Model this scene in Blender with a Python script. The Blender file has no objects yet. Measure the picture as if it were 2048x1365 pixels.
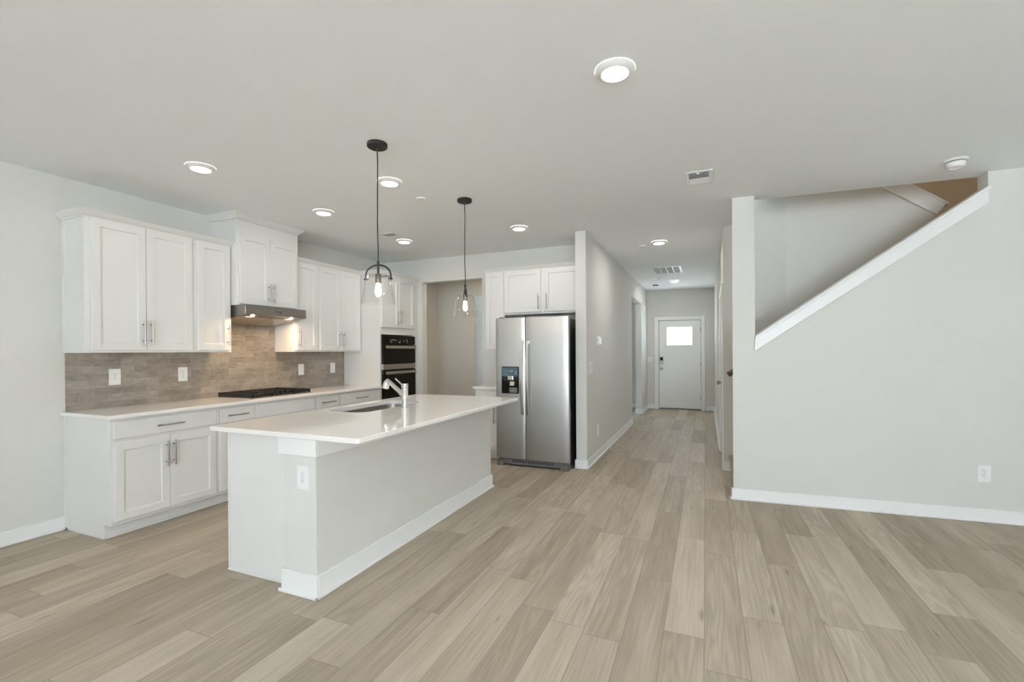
import bpy, bmesh, math, random
from math import sin, cos, pi, radians
from mathutils import Vector, Matrix

random.seed(7)
SC = bpy.context.scene
COL = SC.collection

# ------------------------------------------------------------------ camera
cam_d = bpy.data.cameras.new('camera')
cam = bpy.data.objects.new('camera', cam_d)
COL.objects.link(cam)
YAW, PITCH, ROLL, CZ, FPX, CY = 0.3984, -0.0037, -0.0068, 1.3647, 920.285, 23.325
fwd = Vector((-sin(YAW) * cos(PITCH), cos(YAW) * cos(PITCH), sin(PITCH)))
r0 = Vector((cos(YAW), sin(YAW), 0)); u0 = r0.cross(fwd)
rr = r0 * cos(ROLL) + u0 * sin(ROLL); uu = -r0 * sin(ROLL) + u0 * cos(ROLL)
m = Matrix((rr, uu, -fwd)).transposed().to_4x4()
m.translation = (0, 0, CZ)
cam.matrix_world = m
cam_d.sensor_fit = 'HORIZONTAL'; cam_d.sensor_width = 36
cam_d.lens = FPX / 2048 * 36
cam_d.shift_y = CY / 2048
cam_d.clip_start = 0.05; cam_d.clip_end = 500
SC.camera = cam

# ------------------------------------------------------------------ world, exposure
SC.view_settings.view_transform = 'Standard'
SC.view_settings.look = 'None'
SC.view_settings.exposure = 1.05
SC.view_settings.gamma = 1
SC.view_settings.use_curve_mapping = False
SKY = 6.6          # overcast daylight
LAMP = 30.0        # recessed lamp lenses
HALLLAMP = 110.0   # the brighter recessed lamps
UPLAMP = 265.0      # added uplighter, out of view, brightens the ceiling
HOODLAMP = 560.0
W = bpy.data.worlds.new('overcast_sky'); SC.world = W
W.use_nodes = True
wn = W.node_tree; wn.nodes.clear()
wo = wn.nodes.new('ShaderNodeOutputWorld'); wb = wn.nodes.new('ShaderNodeBackground')
wt = wn.nodes.new('ShaderNodeTexCoord'); wz = wn.nodes.new('ShaderNodeTexNoise'); wr = wn.nodes.new('ShaderNodeValToRGB')
wz.inputs['Scale'].default_value = 5; wz.inputs['Detail'].default_value = 4
wr.color_ramp.elements[0].color = (0.75, 0.91, 1.07, 1); wr.color_ramp.elements[1].color = (.88, 1, 1.09, 1)
wn.links.new(wt.outputs['Generated'], wz.inputs['Vector']); wn.links.new(wz.outputs['Fac'], wr.inputs['Fac'])
wn.links.new(wr.outputs['Color'], wb.inputs['Color']); wb.inputs['Strength'].default_value = SKY
wn.links.new(wb.outputs['Background'], wo.inputs['Surface'])
SC.cycles.use_denoising = True
SC.cycles.max_bounces = 14; SC.cycles.diffuse_bounces = 10; SC.cycles.glossy_bounces = 6
SC.cycles.transmission_bounces = 8; SC.cycles.transparent_max_bounces = 12
SC.cycles.sample_clamp_indirect = 8
SC.cycles.caustics_reflective = False; SC.cycles.caustics_refractive = False


sun_d = bpy.data.lights.new('sun', 'SUN'); sun_d.energy = 180.0; sun_d.angle = .02; sun_d.color = (.89, .98, 1.10)  # added to light the ground outside, which bounces it onto the ceiling
sun = bpy.data.objects.new('sun', sun_d); COL.objects.link(sun); sun.rotation_euler = (0, radians(38), 0); sun.location = (-8, 0, 12)


def portal(name, loc, rot, sx, sy):
    d = bpy.data.lights.new(name, 'AREA'); d.shape = 'RECTANGLE'; d.size = sx; d.size_y = sy
    d.cycles.is_portal = True
    o = bpy.data.objects.new(name, d); COL.objects.link(o); o.location = loc; o.rotation_euler = rot
    return o


# ------------------------------------------------------------------ dimensions
XL, ZC, XH, YC, YK, YE, XR = -4.613, 2.744, -1.264, 5.205, 5.845, 11.144, 0.185
YB, XE = -6.0, 3.6                       # window wall behind the camera, right end of the room
NW0 = Vector((0.227, 4.645)); NA = 0.064  # stair wall: start corner and its angle
NT = Vector((cos(NA), sin(NA))); NN = Vector((-sin(NA), cos(NA)))
NTH = 0.13
YS = 5.69                                 # far wall of the stairs


# ------------------------------------------------------------------ materials
def mat(name, color=(.8, .8, .8), rough=.5, metal=0.0, spec=.5, **kw):
    m_ = bpy.data.materials.new(name); m_.use_nodes = True
    b = m_.node_tree.nodes['Principled BSDF']
    b.inputs['Base Color'].default_value = (*color, 1)
    b.inputs['Roughness'].default_value = rough
    b.inputs['Metallic'].default_value = metal
    b.inputs['Specular IOR Level'].default_value = spec
    for k, v in kw.items():
        b.inputs[k].default_value = v
    return m_


class NB:
    """small node builder"""
    def __init__(s, m_):
        s.t = m_.node_tree; s.bsdf = s.t.nodes['Principled BSDF']

    def n(s, typ, ins=None, **attrs):
        nd = s.t.nodes.new(typ)
        for k, v in attrs.items(): setattr(nd, k, v)
        for k, v in (ins or {}).items(): s.set(nd.inputs[k], v)
        return nd

    def set(s, sock, v):
        if hasattr(v, 'is_output'): s.t.links.new(v, sock)
        else: sock.default_value = v

    def m(s, op, a, b=0.0, c=0.0):
        nd = s.t.nodes.new('ShaderNodeMath'); nd.operation = op
        for i, v in enumerate((a, b, c)): s.set(nd.inputs[i], v)
        return nd.outputs[0]

    def vec(s, x, y, z):
        nd = s.n('ShaderNodeCombineXYZ'); s.set(nd.inputs[0], x); s.set(nd.inputs[1], y); s.set(nd.inputs[2], z)
        return nd.outputs[0]

    def ramp(s, fac, stops, interp='LINEAR'):
        nd = s.n('ShaderNodeValToRGB'); nd.color_ramp.interpolation = interp
        e = nd.color_ramp.elements
        while len(e) < len(stops): e.new(0.5)
        for q, (p_, c_) in zip(e, stops): q.position = p_; q.color = (*c_, 1) if len(c_) == 3 else c_
        s.set(nd.inputs[0], fac); return nd.outputs[0]

    def mix(s, fac, a, b, blend='MIX'):
        nd = s.n('ShaderNodeMix', data_type='RGBA', blend_type=blend)
        s.set(nd.inputs[0], fac); s.set(nd.inputs[6], a); s.set(nd.inputs[7], b); return nd.outputs[2]

    def noise(s, v, scale=1., detail=3., rough=.5):
        nd = s.n('ShaderNodeTexNoise', {'Vector': v, 'Scale': scale, 'Detail': detail, 'Roughness': rough}); return nd.outputs['Fac']


def wall_material(name, color, bump=.03):
    m_ = mat(name, color, .75, spec=.25)
    b = NB(m_); g = b.n('ShaderNodeNewGeometry')
    f = b.noise(g.outputs['Position'], 220., 2.)
    bp = b.n('ShaderNodeBump', {'Strength': bump, 'Distance': .002, 'Height': f})
    b.t.links.new(bp.outputs[0], b.bsdf.inputs['Normal'])
    return m_


def plank_material():
    m_ = mat('oak_vinyl_planks', (.4, .35, .29), .5, spec=.15)
    b = NB(m_); g = b.n('ShaderNodeNewGeometry')
    sp = b.n('ShaderNodeSeparateXYZ', {0: g.outputs['Position']}); X, Y = sp.outputs[0], sp.outputs[1]
    Wd, L = 0.181, 1.22
    u = b.m('DIVIDE', b.m('ADD', X, 20 * Wd - .53), Wd)
    row = b.m('FLOOR', u); fu = b.m('FRACT', u)
    w1 = b.n('ShaderNodeTexWhiteNoise', {'W': row}, noise_dimensions='1D').outputs['Value']
    v = b.m('DIVIDE', b.m('ADD', Y, b.m('MULTIPLY_ADD', w1, L * 3.0, 40.0)), L)
    pid = b.m('FLOOR', v); fv = b.m('FRACT', v)
    wn2 = b.n('ShaderNodeTexWhiteNoise', {'Vector': b.vec(row, pid, 3.7)}, noise_dimensions='3D')
    rnd = wn2.outputs['Value']
    sepc = b.n('ShaderNodeSeparateColor', {0: wn2.outputs['Color']})
    base = b.ramp(rnd, [(0, (.372, .318, .254)), (.3, (.415, .357, .288)), (.7, (.452, .394, .320)), (1, (.525, .464, .384))])
    off = b.m('MULTIPLY', sepc.outputs[1], 37.)
    # broad tone drift along the board
    nb = b.noise(b.vec(b.m('MULTIPLY_ADD', X, 9., off), b.m('MULTIPLY_ADD', Y, 1.1, off), off), 1., 3.)
    # fine straight grain
    ng = b.noise(b.vec(b.m('MULTIPLY', X, 95.), b.m('MULTIPLY_ADD', Y, 2.6, off), off), 1., 5., .6)
    # cathedral rings
    rg = b.noise(b.vec(b.m('MULTIPLY_ADD', X, 7., off), b.m('MULTIPLY', Y, .55), off), 1., 2., .4)
    ring = b.m('SINE', b.m('MULTIPLY', rg, 85.))
    ring = b.m('MULTIPLY_ADD', ring, .5, .5)
    ringamt = b.m('MULTIPLY', b.m('GREATER_THAN', sepc.outputs[2], .35), .26)
    c = b.mix(1., base, b.ramp(nb, [(.28, (.84, .825, .80)), (.72, (1.10, 1.10, 1.10))]), 'MULTIPLY')
    c = b.mix(1., c, b.ramp(ng, [(.3, (.86, .85, .83)), (.7, (1.08, 1.08, 1.08))]), 'MULTIPLY')
    c = b.mix(b.m('MULTIPLY', ringamt, ring), c, (.22, .18, .13, 1))
    # knots
    vo = b.n('ShaderNodeTexVoronoi', {'Vector': b.vec(b.m('MULTIPLY_ADD', X, 4.6, off), b.m('MULTIPLY', Y, 1.05), off), 'Scale': 1.0, 'Randomness': 1.0})
    vd = b.m('ADD', vo.outputs['Distance'], b.m('MULTIPLY', b.m('SUBTRACT', ng, .5), .12))
    kn = b.m('MULTIPLY', b.ramp(vd, [(.015, (1, 1, 1)), (.075, (0, 0, 0))]), b.m('GREATER_THAN', b.n('ShaderNodeSeparateColor', {0: vo.outputs['Color']}).outputs[0], .35))
    c = b.mix(b.m('MULTIPLY', kn, .5), c, (.12, .09, .06, 1))
    v2 = b.n('ShaderNodeTexVoronoi', {'Vector': b.vec(b.m('MULTIPLY_ADD', X, 16., off), b.m('MULTIPLY', Y, 3.2), off), 'Scale': 1.0, 'Randomness': 1.0})
    fl = b.m('MULTIPLY', b.ramp(v2.outputs['Distance'], [(.03, (1, 1, 1)), (.16, (0, 0, 0))]), b.m('GREATER_THAN', b.n('ShaderNodeSeparateColor', {0: v2.outputs['Color']}).outputs[0], .80))
    c = b.mix(b.m('MULTIPLY', fl, .45), c, (.14, .105, .075, 1))
    # seams
    du = b.m('MULTIPLY', b.m('MINIMUM', fu, b.m('SUBTRACT', 1., fu)), Wd)
    dv = b.m('MULTIPLY', b.m('MINIMUM', fv, b.m('SUBTRACT', 1., fv)), L)
    dm = b.m('MINIMUM', du, dv)
    seam = b.ramp(b.m('DIVIDE', dm, .004), [(.25, (1, 1, 1)), (.75, (0, 0, 0))])
    c = b.mix(b.m('MULTIPLY', seam, .5), c, (.15, .12, .09, 1))
    b.t.links.new(c, b.bsdf.inputs['Base Color'])
    h = b.m('SUBTRACT', b.m('MULTIPLY', ng, .25), seam)
    bp = b.n('ShaderNodeBump', {'Strength': .12, 'Distance': .002, 'Height': h})
    b.t.links.new(bp.outputs[0], b.bsdf.inputs['Normal'])
    return m_


def tile_material():
    m_ = mat('glazed_taupe_tile', (.33, .29, .24), .22, spec=.5)
    b = NB(m_); g = b.n('ShaderNodeNewGeometry')
    sp = b.n('ShaderNodeSeparateXYZ', {0: g.outputs['Position']}); Y, Z = sp.outputs[1], sp.outputs[2]
    H, L = .0586, .192
    v = b.m('DIVIDE', b.m('SUBTRACT', Z, .968 - 10 * H), H); row = b.m('FLOOR', v); fv = b.m('FRACT', v)
    half = b.m('MULTIPLY', b.m('MODULO', b.m('ADD', row, 0.), 2.), .5)
    u = b.m('ADD', b.m('DIVIDE', b.m('SUBTRACT', Y, 2.04 - L * 20), L), half); ci = b.m('FLOOR', u); fu = b.m('FRACT', u)
    wn2 = b.n('ShaderNodeTexWhiteNoise', {'Vector': b.vec(row, ci, 1.3)}, noise_dimensions='3D')
    rnd = wn2.outputs['Value']
    base = b.ramp(rnd, [(0, (.245, .212, .175)), (.5, (.295, .258, .217)), (1, (.345, .307, .263))])
    off = b.m('MULTIPLY', rnd, 50.)
    cl = b.noise(b.vec(b.m('MULTIPLY_ADD', Y, 13., off), b.m('MULTIPLY', Z, 26.), off), 1., 4., .6)
    c = b.mix(1., base, b.ramp(cl, [(.25, (.72, .70, .68)), (.75, (1.2, 1.2, 1.2))]), 'MULTIPLY')
    du = b.m('MULTIPLY', b.m('MINIMUM', fu, b.m('SUBTRACT', 1., fu)), L)
    dv = b.m('MULTIPLY', b.m('MINIMUM', fv, b.m('SUBTRACT', 1., fv)), H)
    gr = b.ramp(b.m('DIVIDE', b.m('MINIMUM', du, dv), .004), [(.25, (1, 1, 1)), (.6, (0, 0, 0))])
    c = b.mix(b.m('MULTIPLY', gr, .22), c, (.36, .325, .28, 1))
    b.t.links.new(c, b.bsdf.inputs['Base Color'])
    b.t.links.new(b.m('MULTIPLY_ADD', gr, .45, .2), b.bsdf.inputs['Roughness'])
    hh = b.m('SUBTRACT', b.m('MULTIPLY_ADD', cl, .6, b.m('MULTIPLY', b.noise(b.vec(b.m('ADD', Y, off), Z, off), 9., 1.), 1.2)), gr)
    bp = b.n('ShaderNodeBump', {'Strength': .3, 'Distance': .003, 'Height': hh})
    b.t.links.new(bp.outputs[0], b.bsdf.inputs['Normal'])
    return m_


def brushed(name, color, rough, horiz=False, aniso=.6, tangent=True):
    m_ = mat(name, color, rough, 1.0)
    b = NB(m_); tc = b.n('ShaderNodeTexCoord')
    sc = (2., 2., 300.) if horiz else (160., 160., .6)
    mp = b.n('ShaderNodeMapping', {'Vector': tc.outputs['Object'], 'Scale': sc})
    f = b.noise(mp.outputs[0], 1., 2.)
    b.t.links.new(b.m('MULTIPLY_ADD', f, .05 if horiz else .006, rough - (.025 if horiz else .003)), b.bsdf.inputs['Roughness'])
    if aniso:
        b.bsdf.inputs['Anisotropic'].default_value = aniso
        tg = b.n('ShaderNodeTangent', direction_type='RADIAL', axis='Z')
        b.t.links.new(tg.outputs[0], b.bsdf.inputs['Tangent'])
        b.bsdf.inputs['Anisotropic Rotation'].default_value = 0.0
    return m_


def emit(name, color, strength):
    m_ = mat(name, (.9, .9, .88), .4)
    b = m_.node_tree.nodes['Principled BSDF']
    b.inputs['Emission Color'].default_value = (*color, 1); b.inputs['Emission Strength'].default_value = strength
    return m_


M_WALL = wall_material('greige_wall_paint', (.67, .66, .625))
M_CEIL = wall_material('flat_white_ceiling_paint', (.885, .905, .925), .02)
M_WHITEW = wall_material('white_bounce_paint', (.87, .87, .86))  # for unseen walls only, white to bounce more light into the room
M_TRIM = mat('semigloss_white_trim', (.83, .83, .82), .35)
M_CAB = mat('white_cabinet_paint', (.74, .733, .715), .33)
M_FLOOR = plank_material()
M_TILE = tile_material()
M_QUARTZ = mat('polished_white_quartz', (.86, .835, .805), .06, spec=.5)
_q = NB(M_QUARTZ); _g = _q.n('ShaderNodeNewGeometry')
_q.t.links.new(_q.ramp(_q.noise(_q.vec(*[_q.n('ShaderNodeSeparateXYZ', {0: _g.outputs['Position']}).outputs[i] for i in range(3)]), 60., 4., .7),
               [(.3, (.835, .81, .78)), (.7, (.885, .86, .83))]), _q.bsdf.inputs['Base Color'])
M_STEEL = brushed('brushed_stainless_steel', (.43, .42, .405), .37, aniso=.7)
M_STEELH = brushed('brushed_stainless_trim', (.66, .645, .62), .26, True, 0)
M_SINK = brushed('satin_stainless_sink', (.28, .26, .235), .32, True, 0)
M_NICKEL = mat('satin_nickel', (.40, .385, .36), .3, 1.0)
M_CHROME = mat('polished_chrome', (.80, .80, .80), .06, 1.0)
M_BLACKGL = mat('black_glass', (.008, .007, .006), .08, spec=.28)
M_BLACK = mat('black_iron', (.016, .015, .014), .5, spec=.25)
M_BRONZE = mat('dark_bronze', (.022, .019, .017), .45, .3, spec=.3)
M_SOCK = mat('knurled_bronze', (.11, .10, .09), .38, .8)
M_DKGRAY = mat('dark_gray_steel', (.17, .16, .15), .35, .9)
M_GRILLE = mat('gray_plastic_grille', (.13, .125, .12), .5)
M_PLASTIC = mat('white_plastic', (.82, .82, .81), .35)
M_SLOT = mat('dark_slot', (.03, .03, .03), .6)
M_LOUVER = mat('gray_louver', (.60, .62, .66), .45)
M_FILTER = mat('hood_mesh_filter', (.55, .48, .41), .35, .8)
def thin_glass(name):
    m_ = bpy.data.materials.new(name); m_.use_nodes = True; t = m_.node_tree; t.nodes.clear()
    o_ = t.nodes.new('ShaderNodeOutputMaterial'); mx = t.nodes.new('ShaderNodeMixShader')
    tr = t.nodes.new('ShaderNodeBsdfTransparent'); gl_ = t.nodes.new('ShaderNodeBsdfGlossy'); lw_ = t.nodes.new('ShaderNodeLayerWeight'); pw_ = t.nodes.new('ShaderNodeMath'); ml_ = t.nodes.new('ShaderNodeMath')
    pw_.operation = 'POWER'; pw_.inputs[1].default_value = 4.0; ml_.operation = 'MULTIPLY_ADD'; ml_.inputs[1].default_value = .75; ml_.inputs[2].default_value = .05
    t.links.new(lw_.outputs['Facing'], pw_.inputs[0]); t.links.new(pw_.outputs[0], ml_.inputs[0])
    tr.inputs['Color'].default_value = (.985, .987, .985, 1); gl_.inputs['Roughness'].default_value = .02
    t.links.new(ml_.outputs[0], mx.inputs[0]); t.links.new(tr.outputs[0], mx.inputs[1]); t.links.new(gl_.outputs[0], mx.inputs[2])
    t.links.new(mx.outputs[0], o_.inputs['Surface']); return m_


M_GLASS = thin_glass('clear_glass')
M_LENS = emit('lit_lamp_lens', (1, .95, .86), LAMP)
M_LENSM = emit('lit_medium_lamp_lens', (1, .95, .86), 62.)
M_LENSH = emit('lit_bright_lamp_lens', (1, .97, .92), HALLLAMP)
M_HOODL = emit('lit_hood_lamp', (1, .70, .42), HOODLAMP)
M_BULB = emit('lit_filament_bulb', (1, .80, .55), 40.)
M_PANEL = mat('display_panel', (.05, .10, .12), .12)
M_LIGHTTXT = mat('pale_print', (.55, .55, .55), .5)
M_CARPET = wall_material('gray_carpet', (.42, .41, .40), .6)
M_STAIR = mat('stair_tread_oak', (.30, .25, .20), .45)
M_RAIL = mat('dark_walnut_rail', (.09, .065, .05), .35)
M_GROUND = wall_material('pale_bounce_ground', (.72, .71, .69), .2)  # kept pale so outdoor light bounces up through the windows
M_LEAF = wall_material('distant_leaves', (.06, .08, .05), .3)

# ------------------------------------------------------------------ object helpers
ORG = {}


def worg(o):
    v = Vector((0, 0, 0))
    while o is not None:
        v += ORG.get(o.name, Vector((0, 0, 0))); o = o.parent
    return v


def tag(o, label=None, cat=None, group=None, kind=None):
    if label: o['label'] = label
    if cat: o['category'] = cat
    if group: o['group'] = group
    if kind: o['kind'] = kind
    return o


def thing(name, label, cat, loc=(0, 0, 0), group=None, kind=None):
    o = bpy.data.objects.new(name, None); COL.objects.link(o); o.location = loc
    o.empty_display_size = .1
    ORG[o.name] = Vector(loc)
    return tag(o, label, cat, group, kind)


def bright(o, mt=None):
    for ch in o.children:
        if ch.name.startswith('lens'):
            ch.material_slots[0].link = 'OBJECT'; ch.material_slots[0].material = mt or M_LENSH
    return o


def dup(root, loc, rotz=None, label=None):
    def cp(o, par):
        c = o.copy(); COL.objects.link(c); c.parent = par
        for ch in list(o.children): cp(ch, c)
        return c
    r = cp(root, None); r.location = loc
    if rotz is not None: r.rotation_euler = (0, 0, rotz)
    if label: r['label'] = label
    return r


class MB:
    def __init__(s, xf=None):
        s.v = []; s.f = []; s.xf = xf; s.sm = []

    def pt(s, p):
        s.v.append(tuple(s.xf(*p)) if s.xf else tuple(p)); return len(s.v) - 1

    def face(s, idx, smooth=False):
        s.f.append(tuple(idx)); s.sm.append(smooth)

    def box(s, x0, y0, z0, x1, y1, z1):
        i = [s.pt(q) for q in ((x0, y0, z0), (x1, y0, z0), (x1, y1, z0), (x0, y1, z0), (x0, y0, z1), (x1, y0, z1), (x1, y1, z1), (x0, y1, z1))]
        for q in ((0, 3, 2, 1), (4, 5, 6, 7), (0, 1, 5, 4), (1, 2, 6, 5), (2, 3, 7, 6), (3, 0, 4, 7)): s.face([i[k] for k in q])
        return s

    def prism(s, pts, axis, a, b):
        """2-D polygon pts extruded along axis: 'x' -> pts (y,z), 'y' -> (x,z), 'z' -> (x,y)"""
        def P(q, t):
            return {'x': (t, q[0], q[1]), 'y': (q[0], t, q[1]), 'z': (q[0], q[1], t)}[axis]
        A = [s.pt(P(q, a)) for q in pts]; B = [s.pt(P(q, b)) for q in pts]; n = len(pts)
        s.face(A[::-1]); s.face(B)
        for k in range(n): s.face([A[k], A[(k + 1) % n], B[(k + 1) % n], B[k]])
        return s

    def lathe(s, prof, c=(0, 0, 0), seg=32, axis='z', smooth=True, close=True):
        rings = []
        for (r, h) in prof:
            if r < 1e-6:
                rings.append([s.pt(s._ax(c, 0, 0, h, axis))])
            else:
                rings.append([s.pt(s._ax(c, r * cos(2 * pi * k / seg), r * sin(2 * pi * k / seg), h, axis)) for k in range(seg)])
        for a, b in zip(rings, rings[1:]):
            for k in range(seg):
                k2 = (k + 1) % seg
                if len(a) == 1 and len(b) == 1: continue
                if len(a) == 1: s.face([a[0], b[k2], b[k]], smooth)
                elif len(b) == 1: s.face([a[k], a[k2], b[0]], smooth)
                else: s.face([a[k], a[k2], b[k2], b[k]], smooth)
        if close:
            for rg in (rings[0], rings[-1]):
                if len(rg) > 2: s.face(rg)
        return s

    @staticmethod
    def _ax(c, a, b, h, axis):
        if axis == 'z': return (c[0] + a, c[1] + b, c[2] + h)
        if axis == 'y': return (c[0] + a, c[1] + h, c[2] + b)
        return (c[0] + h, c[1] + a, c[2] + b)

    def tube(s, path, r, seg=12, flat=None):
        """round (or flat = (w, h)) tube along path"""
        P = [Vector(q) for q in path]; rings = []
        up = Vector((0, 0, 1)); prev = None
        for i, q in enumerate(P):
            t = ((P[min(i + 1, len(P) - 1)] - P[max(i - 1, 0)])).normalized()
            if prev is None:
                a = t.cross(up if abs(t.z) < .9 else Vector((1, 0, 0))).normalized()
            else:
                a = (prev - t * prev.dot(t)).normalized()
            prev = a; bb = t.cross(a)
            rad = r[i] if isinstance(r, (list, tuple)) else r
            rings.append([s.pt(q + (a * cos(2 * pi * k / seg) * (flat[0] if flat else rad) + bb * sin(2 * pi * k / seg) * (flat[1] if flat else rad))) for k in range(seg)])
        for a, b in zip(rings, rings[1:]):
            for k in range(seg): s.face([a[k], a[(k + 1) % seg], b[(k + 1) % seg], b[k]], True)
        s.face(rings[0][::-1]); s.face(rings[-1])
        return s

    def shaker(s, u0, u1, z0, z1, w0, th=.02, fr=.058, dp=.011):
        """shaker panel: u along the wall, w outward (first coordinates via xf(u,w,z))"""
        def ring(a0, a1, b0, b1, w):
            return [s.pt((a0, w, b0)), s.pt((a1, w, b0)), s.pt((a1, w, b1)), s.pt((a0, w, b1))]
        B = ring(u0, u1, z0, z1, w0)
        e = .0025
        S = ring(u0, u1, z0, z1, w0 + th - e)
        F = ring(u0 + e, u1 - e, z0 + e, z1 - e, w0 + th)
        I = ring(u0 + fr, u1 - fr, z0 + fr, z1 - fr, w0 + th)
        J = ring(u0 + fr + .004, u1 - fr - .004, z0 + fr + .004, z1 - fr - .004, w0 + th - dp)
        s.face(B)
        for a, b in ((B, S), (S, F), (F, I), (I, J)):
            for k in range(4): s.face([a[k], a[(k + 1) % 4], b[(k + 1) % 4], b[k]])
        s.face(J)
        return s

    def build(s, name, mt, parent=None, bevel=0., seg=1, origin=None, label=None, smooth_all=False):
        me = bpy.data.meshes.new(name)
        org = worg(parent) if parent is not None else Vector(origin or (0, 0, 0))
        bm = bmesh.new()
        vs = [bm.verts.new(Vector(q) - org) for q in s.v]
        for f, sm in zip(s.f, s.sm):
            try:
                fc = bm.faces.new([vs[k] for k in f]); fc.smooth = sm or smooth_all
            except ValueError:
                pass
        bmesh.ops.recalc_face_normals(bm, faces=bm.faces)
        if bevel:
            es = [e for e in bm.edges if len(e.link_faces) == 2 and e.calc_face_angle(0) > .5]
            bmesh.ops.bevel(bm, geom=es, offset=bevel, segments=seg, profile=.5, affect='EDGES', clamp_overlap=True)
        bm.to_mesh(me); bm.free()
        if any(s.sm) or smooth_all: me.set_sharp_from_angle(angle=radians(38))
        mts = mt if isinstance(mt, (list, tuple)) else [mt]
        for q in mts: me.materials.append(q)
        o = bpy.data.objects.new(name, me); COL.objects.link(o)
        if parent is not None: o.parent = parent
        else:
            o.location = org; ORG[o.name] = org
        if label: o['label'] = label
        return o


def LEFT(u, w, z): return (XL + w, u, z)             # run along the left wall, outward +X
def BACK(u, w, z): return (u, YK - w, z)             # run along the kitchen wall, outward -Y
def NEARW(u, w, z):                                  # stair wall: w outward towards the room
    q = NW0 + NT * u - NN * w; return (q.x, q.y, z)


def struct(name, mb, mt, parent=None, bevel=0., label=None, cat=None):
    o = mb.build(name, mt, parent, bevel)
    if parent is None: tag(o, label, cat, kind='structure')
    return o


def box(*a): return MB().box(*a)


# ================================================================== the shell
struct('floor', box(XL - .12, YB - .12, -.12, XE + .12, YE + .12, 0), M_FLOOR, label='pale oak plank floor running the length of the room', cat='floor')

H = ZC
# left wall
struct('wall_left', box(XL - .12, YB - .12, 0, XL, YE + .12, H), M_WALL, label='greige wall behind the cabinet run', cat='wall')
# kitchen back wall with doorway
DW0, DW1, DWZ = -3.912, -2.915, 2.40
w = MB().prism([(XL, 0), (DW0, 0), (DW0, DWZ), (DW1, DWZ), (DW1, 0), (XH - .125, 0), (XH - .125, H), (XL, H)], 'y', YK, YK + .115)
struct('wall_kitchen', w, M_WALL, label='greige wall with open doorway behind the refrigerator', cat='wall')
# hall left wall (column end near the fridge) with a wide opening near the front door
HO0, HO1, HOZ = 8.74, 10.15, 2.36
w = MB().prism([(YC, 0), (HO0, 0), (HO0, HOZ), (HO1, HOZ), (HO1, 0), (YE, 0), (YE, H), (YC, H)], 'x', XH - .125, XH)
struct('wall_hall_left', w, M_WALL, label='greige hallway wall ending beside the refrigerator', cat='wall')
# end wall of the house with front door opening and study window
FD0, FD1, FDZ = -1.0, -.095, 2.04
SW0, SW1 = -3.5, -2.9
w = MB().box(XL, YE, 0, SW0, YE + .14, H).box(SW0, YE, 0, SW1, YE + .14, .8).box(SW0, YE, 2.2, SW1, YE + .14, H)
w.prism([(SW1, 0), (FD0, 0), (FD0, FDZ), (FD1, FDZ), (FD1, 0), (XR + .12, 0), (XR + .12, H), (SW1, H)], 'y', YE, YE + .14)
struct('wall_end', w, M_WALL, label='greige wall around the front door', cat='wall')
# hall right wall with closet door opening
CD0, CD1, CDZ = 5.84, 6.70, 2.04
w = MB().prism([(YS + .14, 0), (CD0, 0), (CD0, CDZ), (CD1, CDZ), (CD1, 0), (YE, 0), (YE, H), (YS + .14, H)], 'x', XR, XR + .12)
struct('wall_hall_right', w, M_WALL, label='greige hallway wall right of the front door', cat='wall')
# wall between the kitchen doorway's back room and the study
w = MB().box(XL, 7.386, 0, -3.85, 7.5, H).box(-2.95, 7.386, 0, XH - .125, 7.5, H).box(-3.85, 7.386, 2.385, -2.95, 7.5, H)
struct('wall_pantry', w, M_WALL, label='beige wall seen through the kitchen doorway', cat='wall')

# stair wall (facing the room): post, sloped part, full part; local u along the wall
u_open, u_full = .182, 1.815
zc0, zc1 = 1.455, 2.60           # wall top under the sloped cap
poly = [(0, 0), (3.5, 0), (3.5, H), (u_full, H), (u_full, zc1), (u_open, zc0), (u_open, H), (0, H)]
def wl(u, w_, z): q = NW0 + NT * u + NN * w_; return (q.x, q.y, z)
w = MB(wl)
A = [w.pt((a, 0, b)) for a, b in poly]; B = [w.pt((a if a > 0 else .022, NTH, b)) for a, b in poly]
w.face(A[::-1]); w.face(B)
for k in range(8): w.face([A[k], A[(k + 1) % 8], B[(k + 1) % 8], B[k]])
struct('wall_stair', w, M_WALL, label='pale wall under the stairs with sloping opening', cat='wall')

# far wall of the first flight and the half wall under the second flight
w = MB().prism([(XR, YS), (XR + .12, YS - .03), (.80, YS + .02), (.80, YS + .14), (XR, YS + .14)], 'z', 0, 3.03)
_xe = 2.012
_v = [w.pt(q) for q in ((.80, YS + .02, 0), (_xe, YS - .075, 0), (_xe, YS - .075, 2.64), (.80, YS + .02, 3.60), (.80, YS + .14, 0), (_xe, YS + .045, 0), (_xe, YS + .045, 2.64), (.80, YS + .14, 3.60))]
for q in ((0, 1, 2, 3), (4, 5, 6, 7), (0, 1, 5, 4), (1, 2, 6, 5), (2, 3, 7, 6), (3, 0, 4, 7)): w.face([_v[k] for k in q])
struct('wall_stair_far', w, M_WALL, label='greige wall on the far side of the stairs', cat='wall')
# upper stairwell enclosure
w = MB().box(XR, 6.76, 0, 3.8, 6.88, 5.2).box(3.55, 4.75, 0, 3.67, 6.76, 5.2).box(.68, 4.83, 3.03, .80, 6.76, 5.2)
q0 = NW0 + NT * .2 + NN * (NTH - .01); q1 = NW0 + NT * 3.55 + NN * (NTH - .01)
w.prism([(q0.x, q0.y - .1), (q1.x, q1.y - .1), (q1.x, q1.y), (q0.x, q0.y)], 'z', H + .25, 5.2)
struct('wall_upper', w, M_WALL, label='wall of the upper stairwell', cat='wall')
struct('ceiling_upper', box(.3, 4.5, 5.2, 3.8, 6.9, 5.3), M_CEIL, label='ceiling above the stairwell', cat='ceiling')

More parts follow.
